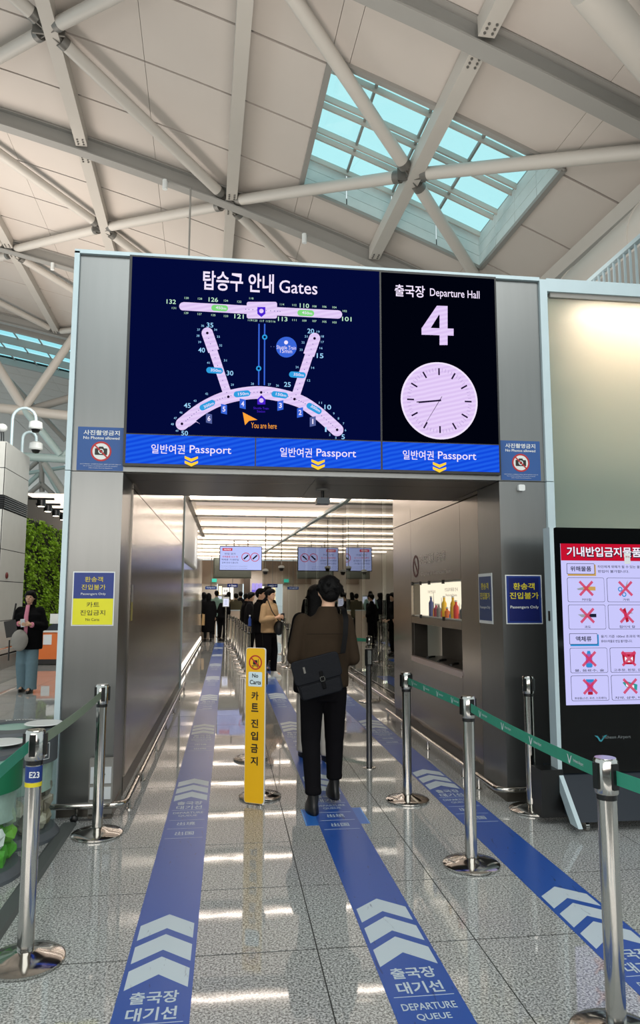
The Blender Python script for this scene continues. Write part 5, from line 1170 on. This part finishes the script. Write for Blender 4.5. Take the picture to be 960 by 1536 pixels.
# ------------------------------------------------------------------ PEOPLE
RM = []
def organic(mb, name, m, parent, voxel, smooth=4, origin=None):
    """closed shapes merged into one continuous skin"""
    o = mb.build(name, m, parent)
    r = o.modifiers.new('r', 'REMESH'); r.mode = 'VOXEL'; r.voxel_size = voxel
    s_ = o.modifiers.new('s', 'SMOOTH'); s_.factor = .5; s_.iterations = smooth
    RM.append(o); return o
def finish_organic():
    bpy.context.view_layer.update(); dg = bpy.context.evaluated_depsgraph_get()
    for o in RM:
        me = bpy.data.meshes.new_from_object(o.evaluated_get(dg)); m = o.data.materials[0]
        o.modifiers.clear(); old = o.data; o.data = me; me.name = old.name
        if not me.materials: me.materials.append(m)
        me.polygons.foreach_set('use_smooth', [True]*len(me.polygons))
skin = mat('skin', 'd2a98e', .55, spec=.3); skind = mat('skin_shaded_tone', 'a87c64', .55, spec=.3)
black_hair = mat('black_hair', '070606', .6, var=.4, scale=90, bump=.5, spec=.15)
def V(*a): return Vector(a)
def person(label, pos, yaw, H, coat, legs, shoes, hair='short', coat_len=.86, fit=1.0, arms='down', vox=.02, stride=.0, leg_w=1.0, group=None, skirt=None, face=True, coat_name='jacket', lean=0, hairm=None, sleeve=True, cuff=None, shoe_name='shoe', hx=0):
    """local frame: looks towards +Y, right hand side +X; H = stature"""
    k = H/1.75; t = thing('person', label, 'person', (0, 0, 0), group)
    S = lambda x, y, z: Vector((x*k, (y+lean*max(0, z-.9))*k, z*k))
    hips = [S(-.09, 0, .90), S(.09, 0, .90)]
    kn = [S(-.10, .03+stride*.35, .49), S(.10, .04-stride*.35, .49)]
    an = [S(-.10, -.02+stride, .085), S(.10, -.02-stride, .085 + (.05 if stride < 0 else 0))]
    sh = [S(-.185, -.01, 1.405), S(.185, -.01, 1.405)]
    if arms == 'down': el = [S(-.24, -.03, 1.12), S(.24, -.03, 1.12)]; wr_ = [S(-.25, .06, .87), S(.25, .06, .87)]
    elif arms == 'phone': el = [S(-.26, .00, 1.13), S(.26, .00, 1.13)]; wr_ = [S(-.10, .23, 1.17), S(.09, .24, 1.19)]
    elif arms == 'wide': el = [S(-.235, -.03, 1.13), S(.225, -.03, 1.12)]; wr_ = [S(-.15, .20, 1.10), S(.17, .22, 1.12)]
    elif arms == 'low': el = [S(-.25, .0, 1.12), S(.25, .0, 1.12)]; wr_ = [S(-.14, .22, 1.0), S(.15, .22, 1.0)]
    hc = S(hx, .02, 1.635)
    # --- continuous body
    b = MB()
    b.loft([(S(0, 0, .84), .145*k, .10*k), (S(0, 0, .93), .165*k, .115*k), (S(0, 0, 1.08), .135*k, .10*k), (S(0, 0, 1.25), .155*k, .11*k), (S(0, 0, 1.38), .165*k, .10*k), (S(0, 0, 1.44), .10*k, .07*k)], 20)
    b.caps(S(hx*.4, -.01, 1.40), S(hx*.9, .01, 1.55), .058*k, .052*k)
    b.ell(hc, (.074*k, .093*k, .112*k)); b.ell(hc+S(0, -.022, .025)-S(0, 0, 0), (.078*k, .085*k, .090*k)); b.ell(hc+V(0, .030*k, -.065*k), (.048*k, .055*k, .045*k))
    if face:
        b.ell(hc+V(0, .098*k, -.012*k), (.012*k, .020*k, .022*k)); b.ell(hc+V(0, .088*k, -.058*k), (.022*k, .012*k, .009*k)); b.ell(hc+V(0, .086*k, .028*k), (.05*k, .010*k, .010*k))
        for s_ in (-1, 1): b.ell(hc+V(s_*.078*k, -.005*k, -.008*k), (.010*k, .018*k, .030*k))
    for i in (0, 1):
        s_ = (-1, 1)[i]
        b.caps(sh[i], el[i], .050*k, .040*k); b.caps(el[i], wr_[i], .040*k, .027*k)
        b.caps(hips[i], kn[i], .085*k, .055*k); b.caps(kn[i], an[i], .055*k, .036*k); b.caps(an[i], an[i]+V(0, .14*k, -.035*k), .038*k, .028*k)
        d = (wr_[i]-el[i]).normalized(); up = ZA if arms != 'down' else YA; sd = d.cross(up).normalized(); nn = sd.cross(d).normalized()
        if arms != 'down': sd = V(0, 0, 1) - d*d.z; sd.normalize(); nn = d.cross(sd)
        pc = wr_[i]+d*.05*k; b.caps(wr_[i], pc, .027*k, .030*k); b.caps(pc-sd*.016*k, pc+d*.03*k-sd*.022*k, .017*k, .014*k); b.caps(pc+sd*.016*k, pc+d*.03*k+sd*.022*k, .017*k, .014*k)
        inw = nn if nn.dot(V(-s_, .0, 0)) > 0 else -nn
        for f_, (o_, L) in enumerate(((-.030, .062), (-.010, .074), (.010, .078), (.028, .066))):
            p0 = pc+d*.035*k+sd*o_*k; p1 = p0+d*L*.5*k+inw*.012*k; p2 = p1+d*L*.30*k+inw*.030*k
            b.caps(p0, p1, .0095*k, .0088*k, 8); b.caps(p1, p2, .0088*k, .0078*k, 8)
        q0 = wr_[i]+d*.025*k+sd*.024*k; b.caps(q0, q0+d*.04*k+sd*.03*k+inw*.012*k, .013*k, .010*k, 8); b.caps(q0+d*.04*k+sd*.03*k+inw*.012*k, q0+d*.068*k+sd*.03*k+inw*.03*k, .010*k, .009*k, 8)
    organic(b, 'body', skin, t, min(vox, .0075 if vox < .02 else vox), 2)
    if face and vox < .02:
        for s_ in (-1, 1): MB().ell(hc+V(s_*.032*k, .084*k, .010*k), (.012*k, .008*k, .007*k), None, 10, 6).build('eye', M['ink'], t)
        MB().ell(hc+V(0, .099*k, -.058*k), (.022*k, .004*k, .005*k), None, 10, 6).build('lips', mat('lip', '8e5248', .5), t)
    # --- trousers / skirt
    tr_ = MB()
    tr_.loft([(S(0, 0, .80), .15*k, .115*k), (S(0, 0, .92), .178*k, .13*k), (S(0, 0, 1.03), .15*k, .118*k)], 20)
    for i in (0, 1):
        w = leg_w; hem = an[i]+V(0, -.005, (.055 if shoe_name == 'boot' else .03)*k)
        if w > 1.4: hem = an[i]+V(0, 0, -.03*k)
        tr_.caps(hips[i]+V(0, 0, -.02*k), kn[i], .098*k, .070*k*(w*.5+.5)); tr_.tube([kn[i]+V(0, 0, .02*k), hem], [.068*k*(w*.55+.45), .050*k*w], 16)
        tr_.tube([hem+V(0, 0, .035*k), hem], [.054*k*w, .055*k*w], 16)
    if skirt: tr_ = MB(); tr_.loft([(S(0, 0, skirt), .21*k, .20*k), (S(0, 0, .7), .19*k, .17*k), (S(0, 0, 1.0), .15*k, .12*k)], 20)
    organic(tr_, 'skirt' if skirt else 'trousers', legs, t, vox*.9, 3)
    # --- coat
    c = MB(); L = coat_len; f = fit
    rings = [(S(0, 0, L), .195*k*f, .145*k*f), (S(0, 0, L+.03), .198*k*f, .148*k*f), (S(0, 0, (L+1.2)/2), .195*k*f, .145*k*f), (S(0, .0, 1.22), .198*k*f, .142*k*f), (S(0, 0, 1.34), .200*k*f, .130*k*f), (S(0, -.01, 1.41), .165*k, .105*k), (S(hx*.5, -.01, 1.455), .095*k, .080*k), (S(hx*.7, 0, 1.52), .068*k, .068*k)]
    c.loft(rings, 24)
    for i in (0, 1):
        a_ = sh[i]+V((.015, -.015)[i]*k, 0, -.005*k)
        c.caps(a_, el[i], .068*k*f, .060*k*f, 16)
        e2 = el[i].lerp(wr_[i], .88 if sleeve else .35); c.caps(el[i], el[i].lerp(e2, .5), .060*k*f, .054*k*f, 16); c.tube([el[i].lerp(e2, .4), e2], [.058*k*f, .046*k*f], 16)
    organic(c, coat_name, coat, t, vox*.85, 4)
    # --- hair
    hm = hairm or black_hair; h_ = MB(); rnd = random.Random(int(H*1000)+len(label))
    h_.ell(hc+V(0, -.020*k, .030*k), (.092*k, .098*k, .100*k)); h_.ell(hc+V(0, .015*k, .070*k), (.080*k, .088*k, .060*k)); h_.ell(hc+V(0, -.055*k, -.015*k), (.078*k, .055*k, .070*k))
    for i in range(150 if vox < .02 else 26):
        th_ = rnd.uniform(0, 2*math.pi); ph = rnd.uniform(.05, 1.75); d = V(math.sin(ph)*math.cos(th_), math.sin(ph)*math.sin(th_), math.cos(ph))
        if d.y > .25 and d.z < .45: continue
        p = hc+V(0, -.018*k, .028*k)+V(d.x*.082*k, d.y*.088*k, d.z*.092*k); h_.caps(p, p+(d*rnd.uniform(.012, .024)+V(rnd.uniform(-.025, .025), rnd.uniform(-.02, .02), -.030))*k, .015*k, .005*k, 6)
    if hair == 'long': h_.loft([(hc+V(0, -.075*k, -.33*k), .085*k, .035*k), (hc+V(0, -.075*k, -.18*k), .10*k, .055*k), (hc+V(0, -.05*k, -.04*k), .098*k, .075*k), (hc+V(0, -.03*k, .05*k), .09*k, .07*k)], 16)
    elif hair == 'bob': h_.loft([(hc+V(0, -.045*k, -.13*k), .10*k, .065*k), (hc+V(0, -.035*k, .04*k), .10*k, .08*k)], 16)
    organic(h_, 'hair', hm, t, max(.006, vox*.6), 1)
    # --- shoes
    for i in (0, 1):
        a_ = an[i]; s_ = MB(); s_.loft([(V(a_.x, a_.y+.06*k, a_.z-.083*k), .046*k, .135*k), (V(a_.x, a_.y+.06*k, a_.z-.055*k), .048*k, .137*k), (V(a_.x, a_.y+.045*k, a_.z-.02*k), .042*k, .11*k), (V(a_.x, a_.y, a_.z+.03*k), .042*k, .052*k)] + ([(V(a_.x, a_.y-.005, a_.z+.12*k), .038*k, .042*k)] if shoe_name == 'boot' else []), 18)
        o = s_.build(shoe_name, shoes, t); so = MB(); so.loft([(V(a_.x, a_.y+.06*k, a_.z-.087*k), .048*k, .138*k), (V(a_.x, a_.y+.06*k, a_.z-.070*k), .050*k, .140*k)], 18); so.build('sole', M['black'] if shoes != M['white'] else M['white'], o)
    t.location = pos; t.rotation_euler.z = yaw
    return t, dict(sh=sh, el=el, wr=wr_, k=k, hc=hc, an=an)
cl = lambda n, c, r=.9: mat(n, c, r, var=.12, scale=18, spec=.1)
R = math.radians
man, J = person('man in a dark brown jacket walking away with a black shoulder bag', (.715, 5.36, 0), R(3), 1.675, cl('brown_jacket', '33291f'), cl('black_trousers', '0e0d10'), mat('black_boot_leather', '0f0f11', .35), 'short', .90, 1.0, 'wide', .0125, -.10, 1.18, shoe_name='boot', coat_name='jacket', hx=.045)
# yoke seam on the jacket
k = J['k']
pts = [Vector((x*k, -.158*k+.5*abs(x)**2.6, 1.315*k)) for x in [i*.02 for i in range(-8, 9)]]
man_org = Vector((.715, 5.36, 0))
sm = MB().tube(pts, .0022, 6).build('yoke_seam', cl('dark_seam', '2a221b'), man)
def to_man(v): return Matrix.Rotation(R(3), 3, 'Z') @ Vector(v) + man_org
bag = thing('shoulder_bag', 'black satchel with a silver buckle hanging at the walking man left hip', 'bag', to_man((-.02, -.24, .98)))
th = R(-15); ax = Vector((math.cos(th), 0, -math.sin(th)*-1)).normalized()
bagm = mat('navy_black_nylon', '080b12', .55, var=.2, scale=40, bump=.2, spec=.2); lea = mat('black_leather', '060608', .6, spec=.12)
bc = to_man((-.085, -.225, .985)); bx_ = Vector((math.cos(R(14)), 0, math.sin(R(14)))); bz_ = Vector((-math.sin(R(14)), 0, math.cos(R(14))))
def bagshape(x0, z0, x1, z1, y0, y1, r, m, nm, tap=1.0):
    P = [bc+bx_*(x*(1 if z > 0 else tap))+bz_*z+YA*y0 for x, z in rrect(x0, z0, x1, z1, r)]
    o = MB().prism(P, YA*(y1-y0)).build(nm, m, bag, False); bv = o.modifiers.new('bevel', 'BEVEL'); bv.width = .012; bv.segments = 3; bv.limit_method = 'ANGLE'; return o
bagshape(-.17, -.155, .16, .12, -.055, .035, .03, bagm, 'bag_body', .93)
bagshape(-.178, -.045, .168, .128, -.068, -.055, .03, bagm, 'flap')
bagshape(-.15, -.15, .14, -.055, -.066, -.055, .02, bagm, 'front_pocket')
bagshape(.005, -.105, .03, .02, -.076, -.069, .004, lea, 'leather_strap')
q = bc+bx_*.0175-bz_*.035-YA*.078
for (a, b_, c_, d_) in ((-.017, .013, .017, .017), (-.017, -.017, .017, -.013), (-.017, -.017, -.013, .017), (.013, -.017, .017, .017)):
    MB().prism([q+bx_*a+bz_*b_, q+bx_*c_+bz_*b_, q+bx_*c_+bz_*d_, q+bx_*a+bz_*d_], -YA*.003).build('buckle', M['chrome'], bag, False)
bagshape(-.10, .03, -.085, .075, -.0705, -.068, .002, M['bracket'], 'metal_tag')
sp = [bc+bx_*.15+bz_*.10, to_man((.105, -.190, 1.12)), to_man((.125, -.185, 1.25)), to_man((.135, -.165, 1.36)), to_man((.135, -.10, 1.43)), to_man((.125, 0, 1.455)), to_man((.11, .10, 1.41)), to_man((.08, .165, 1.30))]
mb = MB(); w_ = Vector((1, 0, .15)).normalized()*.019
for p_ in sp: mb.v += [p_-w_, p_+w_, p_+w_-YA*.005, p_-w_-YA*.005]
for i in range(len(sp)-1):
    for kk in range(4): k2 = (kk+1) % 4; mb.f.append((i*4+kk, i*4+k2, (i+1)*4+k2, (i+1)*4+kk))
mb.build('shoulder_strap', lea, bag)

person('woman in black coat and pale wide trousers ahead of the brown jacketed man', (.85, 6.95, 0), R(4), 1.63, cl('black_coat', '0d0d0f'), cl('light_grey_trousers', 'b5b0a8'), mat('black_sneaker', '141416', .4), 'long', .66, 1.18, 'wide', .018, .12, 1.5, coat_name='coat')
tan, J2 = person('person in a tan shirt and black trousers looking at a phone in the queue', (.80, 13.85, 0), R(-128), 1.66, cl('tan_shirt', 'a98e6c'), cl('black_trousers', '0e0d10'), M['white'], 'short', .88, 1.05, 'phone', .013, .06, 1.25, coat_name='shirt')
def wpos(base, yaw, v): return Matrix.Rotation(yaw, 3, 'Z') @ Vector(v) + Vector(base)
c = wpos((.80, 13.85, 0), R(-128), (0, .30, 1.14)); t = thing('smartphone', 'dark phone held by the tan shirted person', 'phone', tuple(c)); MB().obox(c, (1, 0, .1), (0, 1, .3), (0, -.3, 1), .035, .005, .07).build('body', M['black'], t, False)
c = wpos((.80, 13.85, 0), R(-128), (.0, .22, .93)); t = thing('crossbody_bag', 'black bag hanging in front of the tan shirted person', 'bag', tuple(c)); MB().ell(c, (.10, .06, .14)).build('pouch', M['black'], t)
MB().tube([c+ZA*.12, wpos((.80, 13.85, 0), R(-128), (.14, .15, 1.25)), wpos((.80, 13.85, 0), R(-128), (.12, .02, 1.49))], .010, 8).build('strap', M['black'], t)
person('person in dark clothes with white bottle pocket standing left of the tan shirted person', (.66, 14.95, 0), R(-110), 1.68, cl('black_coat', '0d0d0f'), cl('black_trousers', '0e0d10'), M['black'], 'short', .80, 1.1, 'low', .018, .03, 1.15)
person('dark haired person mostly hidden between the tan shirted person and their neighbour', (.86, 15.95, 0), R(-150), 1.74, cl('charcoal', '1b1c20'), cl('black_trousers', '0e0d10'), M['black'], 'short', .84, 1.05, 'low', .024)
wp, J3 = person('woman in black jacket and wide pale jeans walking toward the camera with a phone', (-3.17, 12.15, 0), R(176), 1.60, cl('black_jacket', '0c0c0e'), cl('pale_denim', '6f8791'), M['black'], 'bob', .74, 1.22, 'phone', .014, .10, 1.9)
base = (-3.17, 12.15, 0)
t = thing('smartphone', 'pale phone in the hands of the woman in wide jeans', 'phone', wpos(base, R(176), (0, .30, 1.10))); c = wpos(base, R(176), (0, .30, 1.10)); MB().obox(c, (1, 0, .1), (0, 1, .4), (0, -.4, 1), .033, .005, .065).build('body', M['paper'], t, False)
pk = cl('pink_sleeve', 'd58aa0')
for s_ in (-1, 1): a_ = J3['wr'][(s_+1)//2]; e_ = J3['el'][(s_+1)//2]; d = (a_-e_).normalized(); MB().tube([a_-d*.09, a_-d*.005], [.046, .042], 14).build('pink_cuff', pk, wp)
MB().loft([(Vector((0, .14, .82)), .03, .02), (Vector((0, .165, 1.2)), .035, .02), (Vector((0, .10, 1.38)), .03, .03)], 10).build('pink_front', pk, wp)
c = wpos(base, R(176), (.11, .19, .93)); t = thing('grey_bag', 'round light grey bag with black pouch carried by the woman in wide jeans', 'bag', tuple(c))
MB().ell(c+Vector((.06, -.1, -.10)), (.13, .07, .17)).build('grey_pouch', cl('grey_fleece', '9a9690'), t); MB().obox(c+Vector((-.09, 0, .08)), (1, 0, .2), (0, 1, 0), (-.2, 0, 1), .09, .06, .13).build('black_pouch', M['black'], t, False)
MB().tube([c+Vector((-.1, 0, .1)), wpos(base, R(176), (.22, .02, 1.40))], .014, 8).build('strap', M['black'], t); MB().tube([c+Vector((-.12, 0, -.1)), c+Vector((-.12, 0, -.42))], .012, 6).build('hanging_cord', M['black'], t)
# crowd at the corridor end
dark = [cl('crowd_black', '0f0f12'), cl('crowd_charcoal', '202227'), cl('crowd_olive', '4d4a3a'), cl('crowd_grey', '55585c'), cl('crowd_mint', '8fb5ae'), cl('crowd_beige', '8b7f6c'), cl('crowd_teal', '5f7f80')]
blk = M['black']
cr = [('person in long black coat seen from behind, front of the crowd on the blue line', 313, 24.7, R(8), 1.62, 0, 1, .34, 'bob', 'down', 1.25),
      ('person in black bending forward beside the long coated one', 334, 24.9, R(-30), 1.55, 0, 0, .86, 'short', 'low', 1.1),
      ('dark clad person at the left end of the crowd behind the left notice', 291, 25.8, R(10), 1.60, 0, 0, .5, 'short', 'down', 1.1),
      ('person in a pale mint top in the middle of the crowd', 325, 26.8, R(12), 1.72, 4, 1, .8, 'short', 'low', 1.0),
      ('person in olive jacket right of the right notice stand', 354, 25.8, R(20), 1.62, 2, 0, .82, 'short', 'low', 1.15),
      ('tall dark clad person behind the olive jacketed one', 361, 27.5, R(0), 1.70, 0, 0, .8, 'short', 'down', 1.05),
      ('person in beige top between the notices and the posts', 343, 28.5, R(-15), 1.68, 5, 0, .8, 'long', 'low', 1.0),
      ('charcoal coated person left of the mint top', 306, 27.2, R(25), 1.66, 1, 0, .7, 'bob', 'down', 1.1),
      ('farthest black haired person behind the left notice', 299, 28.6, R(0), 1.66, 0, 1, .8, 'short', 'down', 1.0),
      ('dark clad person behind the close row of posts', 369, 21.5, R(-80), 1.60, 0, 0, .8, 'short', 'low', 1.15),
      ('black coated person just right of the close row of posts', 376, 18.2, R(-100), 1.62, 0, 0, .78, 'short', 'low', 1.15)]
for (lb, px, Y, yw, H, ci, li, clen, hr, ar, ft) in cr:
    p = at_y(px, 900, Y)
    person(lb, (p.x, Y, 0), yw, H, dark[ci], dark[li], blk, hr, clen, ft, ar, .028, .03, 1.1, face=False, lean=.35 if 'bending' in lb else 0)
t = thing('tote_bag', 'tan tote bag held by the long coated person', 'bag', (-.80, 24.6, .7)); MB().prism([(-.86, 24.55, .55), (-.68, 24.55, .55), (-.66, 24.55, .92), (-.84, 24.55, .92)], (0, .1, 0)).build('bag_body', mat('tan_canvas', 'c9a878', .8), t, False); MB().tube([(-.84, 24.6, .90), (-.76, 24.6, 1.15), (-.68, 24.6, .90)], .012, 8).build('handle', mat('tan_canvas', 'c9a878', .8), t)
t = thing('water_bottle', 'blue water bottle in the pocket of the person beside the tan shirt', 'bottle', (.47, 14.75, .93)); MB().lathe((.45, 14.72, .93), [(.03, 0), (.032, .01), (.032, .13), (.014, .17), (.014, .19)], 14).build('body', mat('blue_plastic', '24489c', .3), t); MB().lathe((.45, 14.72, .93), [(.017, .19), (.017, .215)], 12).build('cap', M['white'], t)

finish_organic()
finish_text()
